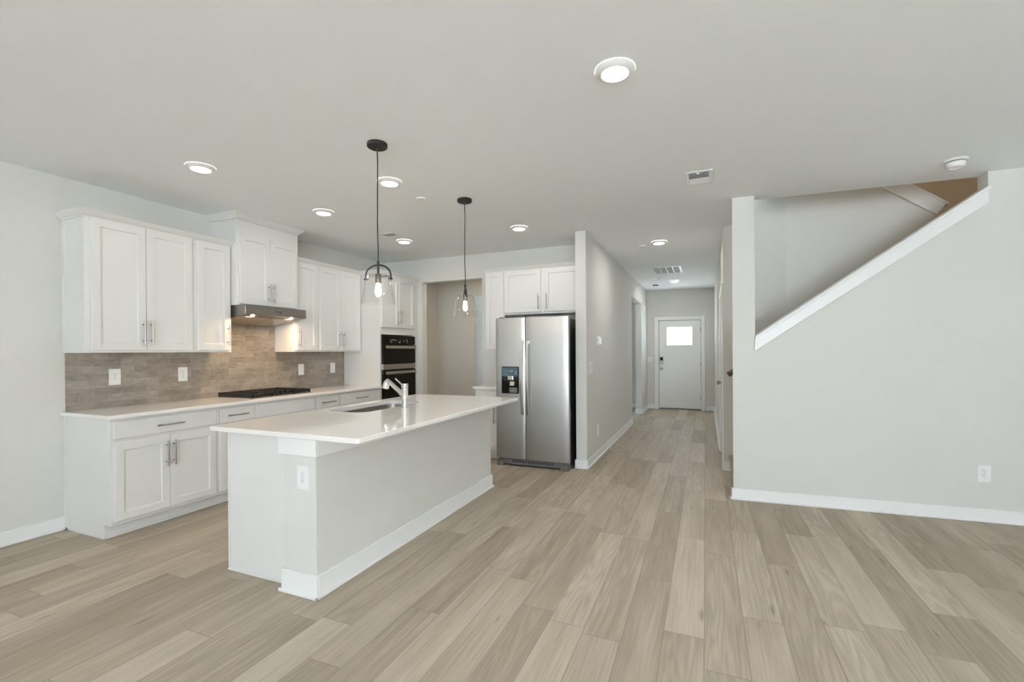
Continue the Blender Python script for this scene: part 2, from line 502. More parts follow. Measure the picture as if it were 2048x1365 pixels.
# right end of the room and the window wall behind the camera
struct('wall_right', box(XE, YB - .12, 0, XE + .12, 4.95, H), M_WHITEW, label='unseen right side wall of the living room, white to bounce light', cat='wall')
WINS = [(.2, 1.8, .02, 2.6), (1.95, 3.5, .02, 2.6)]  # windows added out of view, placed and sized for their daylight
w = MB(); x = XL
for (a, b, z0, z1) in WINS:
    w.box(x, YB - .12, 0, a, YB, H)
    w.box(a, YB - .12, z1, b, YB, H)
    if z0 > .1: w.box(a, YB - .12, 0, b, YB, z0)
    x = b
w.box(x, YB - .12, 0, XE, YB, H)
struct('wall_back', w, M_WHITEW, label='unseen window wall behind the camera, white to bounce light', cat='wall')
for k, (a, b, z0, z1) in enumerate(WINS):
    wt_ = thing('window_%d' % (k + 1), 'unseen white framed window added behind the camera for daylight', 'window', ((a + b) / 2, YB - .06, z0), kind='structure')
    fr = MB(); t = .055
    fr.box(a, YB - .10, z0, a + t, YB - .02, z1).box(b - t, YB - .10, z0, b, YB - .02, z1).box(a + t, YB - .10, z0, b - t, YB - .02, z0 + t).box(a + t, YB - .10, z1 - t, b - t, YB - .02, z1)
    fr.box((a + b) / 2 - .03, YB - .09, z0 + t, (a + b) / 2 + .03, YB - .03, z1 - t)
    fr.build('window_frame', M_TRIM, wt_)
    portal('daylight_portal', ((a + b) / 2, YB - .12, (z0 + z1) / 2), (pi / 2, 0, 0), b - a, z1 - z0)
wt_ = thing('window_3', 'white framed study window beyond the hallway opening', 'window', ((SW0 + SW1) / 2, YE + .07, .8), kind='structure')
fr = MB().box(SW0, YE + .03, .8, SW0 + .05, YE + .1, 2.2).box(SW1 - .05, YE + .03, .8, SW1, YE + .1, 2.2).box(SW0 + .05, YE + .03, .8, SW1 - .05, YE + .1, .85).box(SW0 + .05, YE + .03, 2.15, SW1 - .05, YE + .1, 2.2).box(SW0 + .05, YE + .04, 1.48, SW1 - .05, YE + .09, 1.52)
fr.build('window_frame', M_TRIM, wt_)
portal('daylight_portal', ((SW0 + SW1) / 2, YE + .14, 1.5), (-pi / 2, 0, 0), SW1 - SW0, 1.4)

# ceiling with the stairwell opening
c = MB().box(XL - .12, YB - .12, H, XE + .12, 4.5, H + .26)
qe = NW0 + NT * 3.55 + NN * NTH
qs = NW0 + NT * .2 + NN * NTH
c.prism([(.42, 4.5), (XE + .12, 4.5), (XE + .12, qe.y), (.42, qs.y)], 'z', H, H + .26)
c.box(XL - .12, 4.5, H, .42, YE + .14, H + .26)
c.box(.42, qs.y + .01, 3.03, .80, YS, 3.13)  # raised slab added to darken the top left of the stair wall
c.box(.42, YS + .12, H, .68, 6.76, 3.0)
struct('ceiling', c, M_CEIL, label='flat white ceiling', cat='ceiling')

# outside
struct('ground', box(-40, -40, -.32, 40, 40, -.14), M_GROUND, label='unseen ground outside the house, kept pale to bounce daylight', cat='ground')
g = MB(); a = [g.pt(q) for q in ((-60, 40, -.2), (40, 40, -.2), (40, 170, -4.5), (-60, 170, -4.5))]; g.face(a)
struct('ground_slope', g, M_GROUND, label='open land sloping away beyond the front door', cat='ground')


# baseboards (with shoe moulding)
def bb_box(mb, x0, y0, x1, y1, nx, ny, h=.10):
    """baseboard along a wall face from (x0,y0) to (x1,y1); (nx,ny) outward"""
    t, s_ = .014, .012
    def slab(a, z0, z1):
        xs = sorted([x0, x1, x0 + nx * a, x1 + nx * a]); ys = sorted([y0, y1, y0 + ny * a, y1 + ny * a])
        mb.box(xs[0], ys[0], z0, xs[-1], ys[-1], z1)
    slab(t, 0, h); slab(t + s_, 0, .018)


bbm = MB(); bb_box(bbm, XL, YB, XL, 1.945, 1, 0); struct('baseboard_left', bbm, M_TRIM, bevel=.003, label='white baseboard on the left wall', cat='baseboard')
bbm = MB(); bb_box(bbm, XH - .139, YC, XH + .014, YC, 0, -1); bb_box(bbm, XH, YC, XH, HO0, 1, 0)
struct('baseboard_hall_left', bbm, M_TRIM, bevel=.003, label='white baseboard on the left hallway wall', cat='baseboard')
bbm = MB(); bb_box(bbm, XH - .139, HO1, XH + .014, HO1, 0, -1); bb_box(bbm, XH, HO1, XH, YE, 1, 0)
struct('baseboard_opening', bbm, M_TRIM, bevel=.003, label='white baseboard between the hallway opening and the front wall', cat='baseboard')
bbm = MB(); bb_box(bbm, XH, YE, FD0 - .09, YE, 0, -1); bb_box(bbm, FD1 + .09, YE, XR, YE, 0, -1)
struct('baseboard_end', bbm, M_TRIM, bevel=.003, label='white baseboard beside the front door', cat='baseboard')
bbm = MB(); bb_box(bbm, XR, CD1 + .08, XR, YE, -1, 0); bb_box(bbm, XR - .014, YS, .27, YS, 0, -1)
struct('baseboard_hall_right', bbm, M_TRIM, bevel=.003, label='white baseboard on the right hallway wall', cat='baseboard')
bbm = MB(NEARW).box(-.014, 0, 0, 3.4, .014, .10).box(-.026, 0, 0, 3.4, .026, .018).box(-.014, -.03, 0, 0, 0, .10).box(-.026, -.03, 0, 0, 0, .018)
struct('baseboard_stair', bbm, M_TRIM, bevel=.003, label='white baseboard under the stair wall', cat='baseboard')
bbm = MB(); bb_box(bbm, XH - .125, 7.5, XH - .125, HO0, -1, 0); bb_box(bbm, XL, YE, XH - .125, YE, 0, -1); bb_box(bbm, XL, 7.5, XL, YE, 1, 0)
struct('baseboard_study', bbm, M_TRIM, bevel=.003, label='white baseboard in the room beyond the hallway', cat='baseboard')
struct('carpet', box(XL, 7.5, 0, XH - .125, YE, .012), M_CARPET, label='gray carpet in the room beyond the hallway opening', cat='carpet')

# sloped trim on the stair wall
t = thing('trim_1', 'white sloping cap and apron board along the stair opening', 'trim', (*NEARW(u_open, 0, 1.4)[:2], 1.36), kind='structure')
sl = (2.631 - 1.486) / (1.815 - .186)
def zt(u): return 1.486 + (u - .186) * sl
ap = MB(NEARW); a0, a1 = .178, 1.812
A = [(a0, zt(a0) - .022), (a1, zt(a1) - .022), (a1, zt(a1) - .135), (a0, zt(a0) - .130)]
F = [ap.pt((u, 0, z)) for u, z in A]; G = [ap.pt((u, .02, z)) for u, z in A]
ap.face(F); ap.face(G[::-1])
for k in range(4): ap.face([F[k], F[(k + 1) % 4], G[(k + 1) % 4], G[k]])
ap.build('apron_board', M_TRIM, t, .003)
cp = MB(NEARW); c0, c1 = .184, 1.822
A = [(c0, -.03), (c1, -.03), (c1, .0), (c0, .0)]
def sl_bar(mb, u0, u1, w0, w1, dz0, dz1):
    P = [mb.pt((u, w_, zt(u) + dz)) for u in (u0, u1) for (w_, dz) in ((w0, dz0), (w1, dz0), (w1, dz1), (w0, dz1))]
    mb.face(P[:4]); mb.face(P[4:][::-1])
    for k in range(4): mb.face([P[k], P[(k + 1) % 4], P[4 + (k + 1) % 4], P[4 + k]])
sl_bar(cp, c0, c1, -NTH - .02, .034, -.020, 0)
sl_bar(cp, c0, c1, .0, .028, -.034, -.018)
cp.build('sloped_cap', M_TRIM, t, .003)

# second flight: apron board and cap on the half wall
t = thing('trim_2', 'white skirt board sloping down to the right inside the stairwell', 'trim', (2.0, YS - .08, 2.62), kind='structure')
sk = MB()
def z2(x): return 2.640 + (2.019 - x) * .775
sk.prism([(2.03, z2(2.03)), (2.03 + .075, z2(2.03) + .10), (1.0, z2(1.0) + .16), (1.0, z2(1.0))], 'y', YS - .095, YS - .072)
sk.build('apron_board', M_TRIM, t, .003)
sk = MB().prism([(2.115, z2(2.115) + .145), (2.115, z2(2.115) + .17), (1.0, z2(1.0) + .185), (1.0, z2(1.0) + .16)], 'y', YS - .105, YS + .10)
sk.build('sloped_cap', M_TRIM, t, .003)

# the stairs: each step one thing
rise, tread = .20, .27
x0 = .252
N = 10
SY0, SY1 = 4.87, YS - .08
for k in range(N):
    xs = x0 + k * tread; zt_ = (k + 1) * rise
    sx1 = min(xs + tread, 3.5)
    st = thing('stair_step', 'stair step behind the post at the foot of the stairs' if k == 0 else 'stair step inside the enclosed flight', 'stair step', (xs, (SY0 + SY1) / 2, 0), 'steps of the enclosed stairs')
    MB().box(xs, SY0, 0 if k == 0 else k * rise, sx1 - .0255, SY1, zt_ - .028).build('riser', M_WALL if k else M_STAIR, st)
    MB().box(xs - .025, SY0, zt_ - .028, sx1 - .0255, SY1, zt_).build('tread', M_STAIR, st, .006, 2)
hr = thing('handrail', 'short dark wooden handrail end on the wall at the foot of the stairs', 'handrail', (.23, YS - .07, 1.07))
MB().tube([(.225, 5.62, 1.085), (.34, 5.62, 1.166), (1.9, 5.59, 2.26)], .027, 14, (.026, .030)).build('rail', M_RAIL, hr)
MB().tube([(.42, 5.62, 1.20), (.42, 5.665, 1.17), (.42, 5.69, 1.17)], .009, 8).build('bracket', M_NICKEL, hr)

# ================================================================== doors
fd = thing('door_1', 'white craftsman front door with small window at the hallway end', 'door', ((FD0 + FD1) / 2, YE, 0), kind='structure')
cs = MB().box(FD0 - .092, YE - .018, 0, FD0 - .004, YE, FDZ + .09).box(FD1 + .004, YE - .018, 0, FD1 + .085, YE, FDZ + .09).box(FD0 - .004, YE - .018, FDZ + .004, FD1 + .004, YE, FDZ + .09)
cs.build('casing', M_TRIM, fd, .003)
MB().box(FD0 - .004, YE, 0, FD0 + .006, YE + .12, FDZ + .004).box(FD1 - .006, YE, 0, FD1 + .004, YE + .12, FDZ + .004).box(FD0, YE, FDZ - .006, FD1, YE + .12, FDZ + .004).box(FD0 + .006, YE + .058, .018, FD0 + .03, YE + .12, FDZ - .006).box(FD1 - .03, YE + .058, .018, FD1 - .006, YE + .12, FDZ - .006).box(FD0 + .006, YE + .058, FDZ - .03, FD1 - .006, YE + .12, FDZ - .006).box(FD0 + .006, YE + .058, .018, FD1 - .006, YE + .12, .045).build('jamb', M_TRIM, fd)
MB().box(FD0 + .006, YE + .005, 0, FD1 - .006, YE + .12, .018).build('threshold', M_DKGRAY, fd)
lx0, lx1, lz0, lz1 = -.822, -.285, 1.475, 1.882
df = MB(); y0, y1 = YE + .012, YE + .056
D0, D1, Z0, Z1 = FD0 + .012, FD1 - .012, .03, FDZ - .012
df.box(D0, y0, Z0, D1, y1, .22).box(D0, y0, .22, D0 + .165, y1, lz0).box(D1 - .165, y0, .22, D1, y1, lz0)
mx = (D0 + D1) / 2
df.box(mx - .055, y0, .22, mx + .055, y1, 1.30).box(D0 + .165, y0, 1.30, D1 - .165, y1, lz0)
df.box(D0, y0, lz1, D1, y1, Z1).box(D0, y0, lz0, lx0, y1, lz1).box(lx1, y0, lz0, D1, y1, lz1)
df.box(D0 + .165, y0 + .012, .22, mx - .055, y1 - .01, 1.30).box(mx + .055, y0 + .012, .22, D1 - .165, y1 - .01, 1.30)
leaf = df.build('door_leaf', M_TRIM, fd)
gl = MB().box(lx0, y0 + .018, lz0, lx1, y0 + .026, lz1).build('glass_pane', M_GLASS, leaf)
lf = MB().box(lx0 - .02, y0 - .006, lz0 - .02, lx1 + .02, y0, lz0).box(lx0 - .02, y0 - .006, lz1, lx1 + .02, y0, lz1 + .02).box(lx0 - .02, y0 - .006, lz0, lx0, y0, lz1).box(lx1, y0 - .006, lz0, lx1 + .02, y0, lz1)
lf.build('window_bead', M_TRIM, leaf, .002)
kp = MB().box(-.975, y0 - .03, 1.055, -.905, y0, 1.205).build('keypad_lock', M_NICKEL, fd, .008, 2)
MB().box(-.965, y0 - .033, 1.12, -.915, y0 - .0295, 1.195).build('keypad_face', M_BLACKGL, kp, .001)
MB().lathe([(.032, 0), (.032, -.008), (.012, -.012), (.012, -.035), (.026, -.042), (.030, -.055), (.022, -.068), (0, -.070)], (-.94, y0, .93), 20, 'y').build('door_knob', M_NICKEL, fd)
MB().lathe([(.010, 0), (.010, -.004), (0, -.004)], (-.94, y0, .745), 12, 'y').build('door_bore_cap', M_PLASTIC, fd)
for z in (.28, 1.04, 1.82):
    MB().box(FD1 - .016, YE - .004, z - .05, FD1 - .004, YE + .012, z + .05).build('hinge', M_NICKEL, fd, .002)
portal('daylight_portal', ((lx0 + lx1) / 2, YE + .13, (lz0 + lz1) / 2), (-pi / 2, 0, 0), lx1 - lx0, lz1 - lz0)

cd = thing('door_2', 'white closet door with round knob in the right hallway wall', 'door', (XR, (CD0 + CD1) / 2, 0), kind='structure')
MB().box(XR - .018, CD0 - .08, 0, XR, CD0 + .004, CDZ + .08).box(XR - .018, CD1 - .004, 0, XR, CD1 + .08, CDZ + .08).box(XR - .018, CD0 + .004, CDZ - .004, XR, CD1 - .004, CDZ + .08).build('casing', M_TRIM, cd, .003)
def RH(u, w_, z): return (XR + .02 - w_, u, z)
lf = MB(RH); lf.shaker(CD0 + .006, CD1 - .006, .015, 1.0, -.035, .04, .12, .008); lf.shaker(CD0 + .006, CD1 - .006, 1.0, CDZ - .006, -.035, .04, .12, .008)
lf.build('door_leaf', mat('gloss_white_door', (.83, .83, .82), .2), cd)
MB().lathe([(.030, 0), (.030, -.008), (.012, -.012), (.012, -.030), (.026, -.040), (.030, -.052), (.022, -.064), (0, -.066)], (XR + .015, CD1 - .07, .93), 20, 'x').build('door_knob', M_NICKEL, cd)
for z in (.3, 1.85):
    MB().box(XR - .004, CD0 + .002, z - .045, XR + .014, CD0 + .012, z + .045).build('hinge', M_NICKEL, cd, .002)


# ================================================================== kitchen cabinets
def vhandle(mb_xf, u, z0, z1, w0, parent):
    h = MB(mb_xf); st = .032
    h.tube([(u, w0 + st, z0), (u, w0 + st, z1)], .006, 10)
    for z in (z0 + .035, z1 - .035): h.tube([(u, w0, z), (u, w0 + st, z)], .005, 8)
    return h.build('handle', M_NICKEL, parent)


def hhandle(mb_xf, u0, u1, z, w0, parent):
    h = MB(mb_xf); st = .032
    h.tube([(u0, w0 + st, z), (u1, w0 + st, z)], .006, 10)
    for u in (u0 + .035, u1 - .035): h.tube([(u, w0, z), (u, w0 + st, z)], .005, 8)
    return h.build('handle', M_NICKEL, parent)


def cab_thing(xf, name, label, u0, u1, z0, group=None):
    p = xf((u0 + u1) / 2, 0.0, z0)
    return thing(name, label, 'cabinet', p, group)


def carcass(xf, t, u0, u1, z0, z1, d):
    return MB(xf).box(u0, .002, z0, u1, d, z1).build('carcass', M_CAB, t, .0015)


def door(xf, t, u0, u1, z0, z1, w0, hu=None, hz=None):
    d = MB(xf).shaker(u0, u1, z0, z1, w0).build('door', M_CAB, t)
    if hu is not None: vhandle(xf, hu, hz[0], hz[1], w0 + .02, d)
    return d


def slab_front(xf, t, u0, u1, z0, z1, w0, handle=None, name='drawer'):
    d = MB(xf).box(u0, w0, z0, u1, w0 + .02, z1).build(name, M_CAB, t, .003, 2)
    if handle: hhandle(xf, handle[0], handle[1], (z0 + z1) / 2, w0 + .02, d)
    return d


UD = .305
# upper cabinets along the left wall
t = cab_thing(LEFT, 'upper_cabinet', 'white two-door upper cabinet at the left end of the run', 1.947, 2.752, 1.372)
carcass(LEFT, t, 1.947, 2.752, 1.372, 2.403, UD)
MB(LEFT).box(1.941, .002, 1.372, 1.947, .05, 2.40).box(1.944, .27, 1.372, 1.947, .305, 2.40).build('scribe_strip', M_CAB, t, .001)
door(LEFT, t, 1.982, 2.3525, 1.392, 2.402, UD, 2.325, (1.437, 1.638))
door(LEFT, t, 2.3565, 2.727, 1.392, 2.402, UD, 2.383, (1.437, 1.638))
t = cab_thing(LEFT, 'upper_cabinet', 'white narrow single-door upper cabinet left of the range hood', 2.752, 3.107, 1.372)
carcass(LEFT, t, 2.753, 3.107, 1.372, 2.403, UD)
door(LEFT, t, 2.778, 3.085, 1.392, 2.402, UD, 3.056, (1.434, 1.635))
t = cab_thing(LEFT, 'upper_cabinet', 'white tall two-door cabinet above the range hood reaching the ceiling', 3.111, 3.853, 1.835)
carcass(LEFT, t, 3.111, 3.850, 1.835, 2.684, .38)
door(LEFT, t, 3.140, 3.479, 1.850, 2.548, .38, 3.452, (1.884, 2.083))
door(LEFT, t, 3.483, 3.822, 1.850, 2.548, .38, 3.510, (1.884, 2.083))
t = cab_thing(LEFT, 'upper_cabinet', 'white narrow single-door upper cabinet right of the range hood', 3.853, 4.206, 1.372)
carcass(LEFT, t, 3.854, 4.206, 1.372, 2.403, UD)
door(LEFT, t, 3.876, 4.185, 1.392, 2.402, UD, 3.904, (1.424, 1.634))
t = cab_thing(LEFT, 'upper_cabinet', 'white two-door upper cabinet beside the oven tower', 4.206, 4.955, 1.372)
carcass(LEFT, t, 4.207, 4.955, 1.372, 2.403, UD)
door(LEFT, t, 4.229, 4.577, 1.392, 2.402, UD, 4.549, (1.426, 1.625))
door(LEFT, t, 4.581, 4.930, 1.392, 2.402, UD, 4.610, (1.426, 1.625))

# crown mouldings
CP = [(0, 0), (.006, 0), (.010, .012), (.018, .016), (.040, .040), (.044, .046), (.050, .050), (.050, .058), (0, .058)]


def crown(name, label, path, z, hs=.85):
    """mitred crown profile along an open plan path (x,y); outward = right side of travel"""
    mb = MB(); n = len(path); rings = []
    for i, q in enumerate(path):
        q = Vector(q)
        d0 = (q - Vector(path[i - 1])).normalized() if i else None
        d1 = (Vector(path[i + 1]) - q).normalized() if i < n - 1 else None
        n0 = Vector((d0.y, -d0.x)) if d0 else None; n1 = Vector((d1.y, -d1.x)) if d1 else None
        if n0 is None: nn, k = n1, 1
        elif n1 is None: nn, k = n0, 1
        else:
            nn = (n0 + n1).normalized(); k = 1 / max(.2, nn.dot(n0))
        rings.append([mb.pt((q.x + nn.x * a * k, q.y + nn.y * a * k, z + b * hs)) for a, b in CP])
    L = len(CP)
    for a, b in zip(rings, rings[1:]):
        for k in range(L): mb.face([a[k], a[(k + 1) % L], b[(k + 1) % L], b[k]])
    mb.face(rings[0][::-1]); mb.face(rings[-1])
    o = mb.build(name, M_CAB, None, origin=(path[0][0], path[0][1], z))
    return tag(o, label, 'crown moulding')


crown('crown_moulding', 'white crown moulding on the two cabinets left of the range hood', [(XL + .003, 1.946), (XL + UD + .001, 1.946), (XL + UD + .001, 3.108)], 2.4035)
crown('crown_moulding', 'white crown moulding touching the ceiling over the hood cabinet', [(XL + .003, 3.110), (XL + .381, 3.110), (XL + .381, 3.851), (XL + .003, 3.851)], 2.685, 1.0)
crown('crown_moulding', 'white stepped crown moulding over the right wall cabinets and oven tower', [(XL + UD + .001, 3.855), (XL + UD + .001, 4.957), (XL + .621, 4.957), (XL + .621, 5.842)], 2.4035)
crown('crown_moulding', 'white crown moulding over the cabinets above the refrigerator', [(-2.716, YK - .003), (-2.716, YK - UD - .001), (-1.392, YK - UD - .001)], 2.4035)

# oven tower
t = cab_thing(LEFT, 'oven_tower_cabinet', 'tall white tower cabinet holding the black wall ovens', 4.96, 5.843, 0)
tw = MB(LEFT).box(4.96, .002, .10, 4.99, .62, 2.403).box(5.735, .002, .10, 5.842, .62, 2.403).box(4.99, .002, 1.60, 5.735, .62, 2.403).box(4.99, .002, .10, 5.735, .62, .40).box(4.99, .002, .40, 5.735, .03, 1.60).box(4.96, .002, 0, 5.842, .545, .10)
tw.build('carcass', M_CAB, t, .0015)
door(LEFT, t, 4.985, 5.357, 1.70, 2.40, .62, 5.325, (1.738, 1.936))
door(LEFT, t, 5.361, 5.730, 1.70, 2.40, .62, 5.392, (1.738, 1.936))
slab_front(LEFT, t, 4.985, 5.73, .12, .38, .62, (5.26, 5.46))
ov = thing('wall_oven', 'black glass double wall oven with stainless handles in the tower', 'oven', LEFT(5.36, .3, .405))
MB(LEFT).box(4.995, .05, .405, 5.73, .615, 1.583).build('oven_body', M_BLACK, ov)
o0, o1 = 4.985, 5.727
cpn = MB(LEFT).box(o0, .622, 1.468, o1, .645, 1.585).build('control_panel', M_BLACKGL, ov, .002)
for (u, z, w_) in ((5.14, 1.525, .03), (5.19, 1.528, .04), (5.25, 1.525, .03), (5.36, 1.522, .012), (5.15, 1.497, .03), (5.33, 1.495, .045), (5.52, 1.535, .02), (5.52, 1.515, .02), (5.52, 1.495, .02), (5.44, 1.515, .008), (5.46, 1.515, .008)):
    box_ = MB(LEFT).box(u, .6452, z - .004, u + w_, .6456, z + .004).build('key_mark', M_LIGHTTXT, cpn)
d1 = MB(LEFT).box(o0, .622, 1.20, o1, .650, 1.462).build('microwave_door', M_BLACKGL, ov, .002)
def ohandle(z0, z1, par):
    h = MB(LEFT).box(o0 + .035, .672, z0, o1 - .025, .684, z1)
    h.box(o0 + .05, .65, z0 + .008, o0 + .07, .673, z1 - .008).box(o1 - .07, .65, z0 + .008, o1 - .05, .673, z1 - .008)
    return h.build('handle', M_STEELH, par, .004, 2)
ohandle(1.408, 1.448, d1)
MB(LEFT).box(o0, .622, 1.122, o1, .648, 1.196).build('trim_strip', M_STEELH, ov, .002)
d2 = MB(LEFT).box(o0, .622, .46, o1, .650, 1.116).build('oven_door', M_BLACKGL, ov, .002)
ohandle(1.058, 1.098, d2)
MB(LEFT).box(o0, .622, .405, o1, .64, .455).build('vent_strip', M_STEELH, ov, .002)

# base cabinets
BD = .61
BZ0, BZ1, DZ0, DZ1 = .129, .708, .735, .863


def base_cab(label, u0, u1, fronts, endpanel=False):
    t = cab_thing(LEFT, 'base_cabinet', label, u0, u1, 0)
    cb = MB(LEFT).box(u0, .002, .10, u1, BD, .883).box(u0, .002, 0, u1, BD - .078, .10)
    cb.build('carcass', M_CAB, t, .0015)
    for f in fronts:
        if f[0] == 'drawer': slab_front(LEFT, t, f[1], f[2], DZ0, DZ1, BD, f[3])
        elif f[0] == 'false': slab_front(LEFT, t, f[1], f[2], DZ0, DZ1, BD, None, 'false_front')
        else: door(LEFT, t, f[1], f[2], BZ0, BZ1, BD, f[3], (.466, .668))
    return t


t = base_cab('white two-door base cabinet with one drawer at the left end of the run', 1.947, 2.748, [('drawer', 1.969, 2.725, (2.242, 2.441)), ('door', 1.969, 2.345, 2.314), ('door', 2.349, 2.725, 2.371)])
MB(LEFT).box(1.941, .002, 0, 1.947, .045, .883).box(1.941, .002, 0, 1.947, .545, .018).build('scribe_strip', M_CAB, t, .001)
base_cab('white narrow base cabinet with one drawer left of the cooktop', 2.749, 3.108, [('drawer', 2.763, 3.097, (2.818, 3.017)), ('door', 2.763, 3.097, 3.07)])
base_cab('white base cabinet with plain false front under the cooktop', 3.109, 3.856, [('false', 3.129, 3.837), ('door', 3.129, 3.481, 3.455), ('door', 3.485, 3.837, 3.511)])
base_cab('white narrow base cabinet with one drawer right of the cooktop', 3.857, 4.220, [('drawer', 3.876, 4.210, (3.92, 4.127)), ('door', 3.876, 4.210, 3.905)])
base_cab('white base cabinet with wide drawer beside the oven tower', 4.221, 4.957, [('drawer', 4.232, 4.945, (4.465, 4.680)), ('door', 4.232, 4.587, 4.56), ('door', 4.591, 4.945, 4.618)])
MB_toe = MB(LEFT).box(1.95, BD - .078, 0, 4.955, BD - .060, .018)
struct('baseboard_toe', MB_toe, M_CAB, bevel=.003, label='white shoe moulding along the cabinet toe kick', cat='baseboard')

wt_ = MB(LEFT).box(1.922, .002, .884, 4.957, .652, .914).build('worktop', M_QUARTZ, None, .006, 3, origin=LEFT(1.93, .002, .884))
tag(wt_, 'long pale quartz worktop along the left wall under the cooktop', 'worktop')
bs = MB(LEFT).box(1.957, .001, .9145, 4.957, .009, 1.371).box(3.109, .001, 1.371, 3.852, .009, 1.70)
bs = bs.build('tile_backsplash', M_TILE, None, origin=LEFT(3.4, .001, .9145))
tag(bs, 'taupe glazed brick tile backsplash between worktop and upper cabinets', 'backsplash')

# cooktop
ct = thing('gas_cooktop', 'black gas cooktop with iron grates on the left worktop', 'cooktop', LEFT(3.48, .33, .9145))
c0, c1, d0, d1_ = 3.118, 3.846, .058, .590
MB(LEFT).box(c0, d0, .9145, c1, d1_, .924).build('cooktop_base', M_STEELH, ct, .004, 2)
MB(LEFT).box(c0 + .02, d0 + .02, .924, c1 - .02, d1_ - .02, .927).build('burner_tray', M_BLACK, ct, .002)
third = (c1 - c0 - .02) / 3
for k in range(3):
    a = c0 + .01 + k * third; b = a + third - .006
    f0, f1 = d0 + .015, (d1_ - .015 if k != 1 else d1_ - .13)
    g = MB(LEFT)
    z0, z1 = .948, .964
    for u in (a, b - .014): g.box(u, f0, z0 - .013, u + .014, f1, z1)
    for v in (f0, f1 - .014, (f0 + f1) / 2 - .007): g.box(a, v, z0 - .013, b, v + .014, z1)
    um = (a + b) / 2
    for v0, v1 in ((f0, f0 + .16), (f1 - .16, f1)): g.box(um - .006, v0, z0, um + .006, v1, z1)
    for v in ((f0 * 3 + f1) / 4, (f0 + 3 * f1) / 4):
        g.box(a, v - .006, z0, a + .085, v + .006, z1).box(b - .085, v - .006, z0, b, v + .006, z1)
    for u in (a, b - .016):
        for v in (f0, f1 - .016): g.box(u, v, .927, u + .016, v + .016, z0)
    g.build('grate', M_BLACK, ct, .002)
for (u, w_, r) in ((3.24, .18, .040), (3.24, .46, .034), (3.482, .26, .052), (3.724, .18, .034), (3.724, .46, .040)):
    MB(LEFT).lathe([(r + .012, 0), (r + .012, .006), (r, .008), (r, .016), (r - .006, .019), (0, .019)], (u, w_, .927), 20).build('burner', M_BLACK, ct)
for k, u in enumerate((3.385, 3.447, 3.509, 3.571)):
    MB(LEFT).lathe([(.020, 0), (.020, .005), (.017, .008), (.015, .034), (.013, .037), (0, .037)], (u, .525, .924), 18).build('knob', M_BLACK, ct)

# range hood
hd = thing('range_hood', 'stainless under-cabinet range hood above the cooktop', 'range hood', LEFT(3.48, .25, 1.665))
h0, h1 = 3.113, 3.848
hb = MB(LEFT)
prof = [(.0095, 1.668), (.0095, 1.832), (.500, 1.832), (.502, 1.745), (.470, 1.738)]
A = [hb.pt((h0, a, b)) for a, b in prof]; B = [hb.pt((h1, a, b)) for a, b in prof]
hb.face(A[::-1]); hb.face(B)
for k in range(5): hb.face([A[k], A[(k + 1) % 5], B[(k + 1) % 5], B[k]])
hb.build('hood_body', brushed('brushed_hood_steel', (.27, .245, .22), .30, True, 0), hd, .002)
def hz(w_): return 1.668 + (w_ - .004) * (1.738 - 1.668) / (.47 - .004)
for a, b in ((h0 + .012, 3.477), (3.487, h1 - .012)):
    fl = MB(LEFT)
    P = [fl.pt((u, w_, hz(w_) - dz)) for dz in (.001, .006) for (u, w_) in ((a, .03), (b, .03), (b, .40), (a, .40))]
    fl.face(P[:4]); fl.face(P[4:][::-1])
    for k in range(4): fl.face([P[k], P[(k + 1) % 4], P[4 + (k + 1) % 4], P[4 + k]])
    fl.build('filter', M_FILTER, hd, .001)
for u in (3.235, 3.700):
    lr = MB(LEFT).lathe([(.032, 0), (.032, -.004), (.021, -.005), (.021, -.001)], (u, .435, hz(.435)), 24, close=False).build('lamp_ring', M_STEELH, hd)
    MB(LEFT).lathe([(.0205, -.0015), (0, -.002)], (u, .435, hz(.435)), 24).build('lamp_lens', M_HOODL, lr)
bt = MB(LEFT)
for k in range(5): bt.lathe([(.0055, 0), (.0055, .003), (0, .003)], (3.455 + k * .017, .501, 1.788), 10, 'y')
bt.build('control_buttons', M_SLOT, hd)
MB(LEFT).box(3.49, .5005, 1.768, 3.53, .5025, 1.774).build('badge', M_DKGRAY, hd)

# ------------------------------------------------------------------ cabinets around the refrigerator
t = cab_thing(BACK, 'upper_cabinet', 'white narrow tall upper cabinet left of the refrigerator', -2.715, -2.43, 1.372)
carcass(BACK, t, -2.715, -2.431, 1.372, 2.403, UD)
door(BACK, t, -2.700, -2.440, 1.392, 2.402, UD, -2.47, (1.43, 1.63))
t = cab_thing(BACK, 'upper_cabinet', 'white two-door cabinet bridging above the refrigerator', -2.43, -1.391, 1.835)
carcass(BACK, t, -2.430, -1.392, 1.835, 2.403, UD)
door(BACK, t, -2.425, -1.940 + .015, 1.862, 2.402, UD, -1.953, (1.888, 2.085))
door(BACK, t, -1.878, -1.402, 1.862, 2.402, UD, -1.842, (1.888, 2.085))
t = cab_thing(BACK, 'base_cabinet', 'white base cabinet between the doorway and the refrigerator', -2.715, -2.40, 0)
MB(BACK).box(-2.715, .002, .10, -2.36, BD, .883).box(-2.715, .002, 0, -2.36, BD - .075, .10).build('carcass', M_CAB, t, .0015)
slab_front(BACK, t, -2.700, -2.375, DZ0, DZ1, BD)
door(BACK, t, -2.700, -2.375, BZ0, BZ1, BD, -2.437, (.455, .65))
o = MB(BACK).box(-2.735, .002, .884, -2.355, .645, .914).build('worktop', M_QUARTZ, None, .006, 3, origin=BACK(-2.54, .3, .884))
tag(o, 'short white quartz worktop left of the refrigerator', 'worktop')

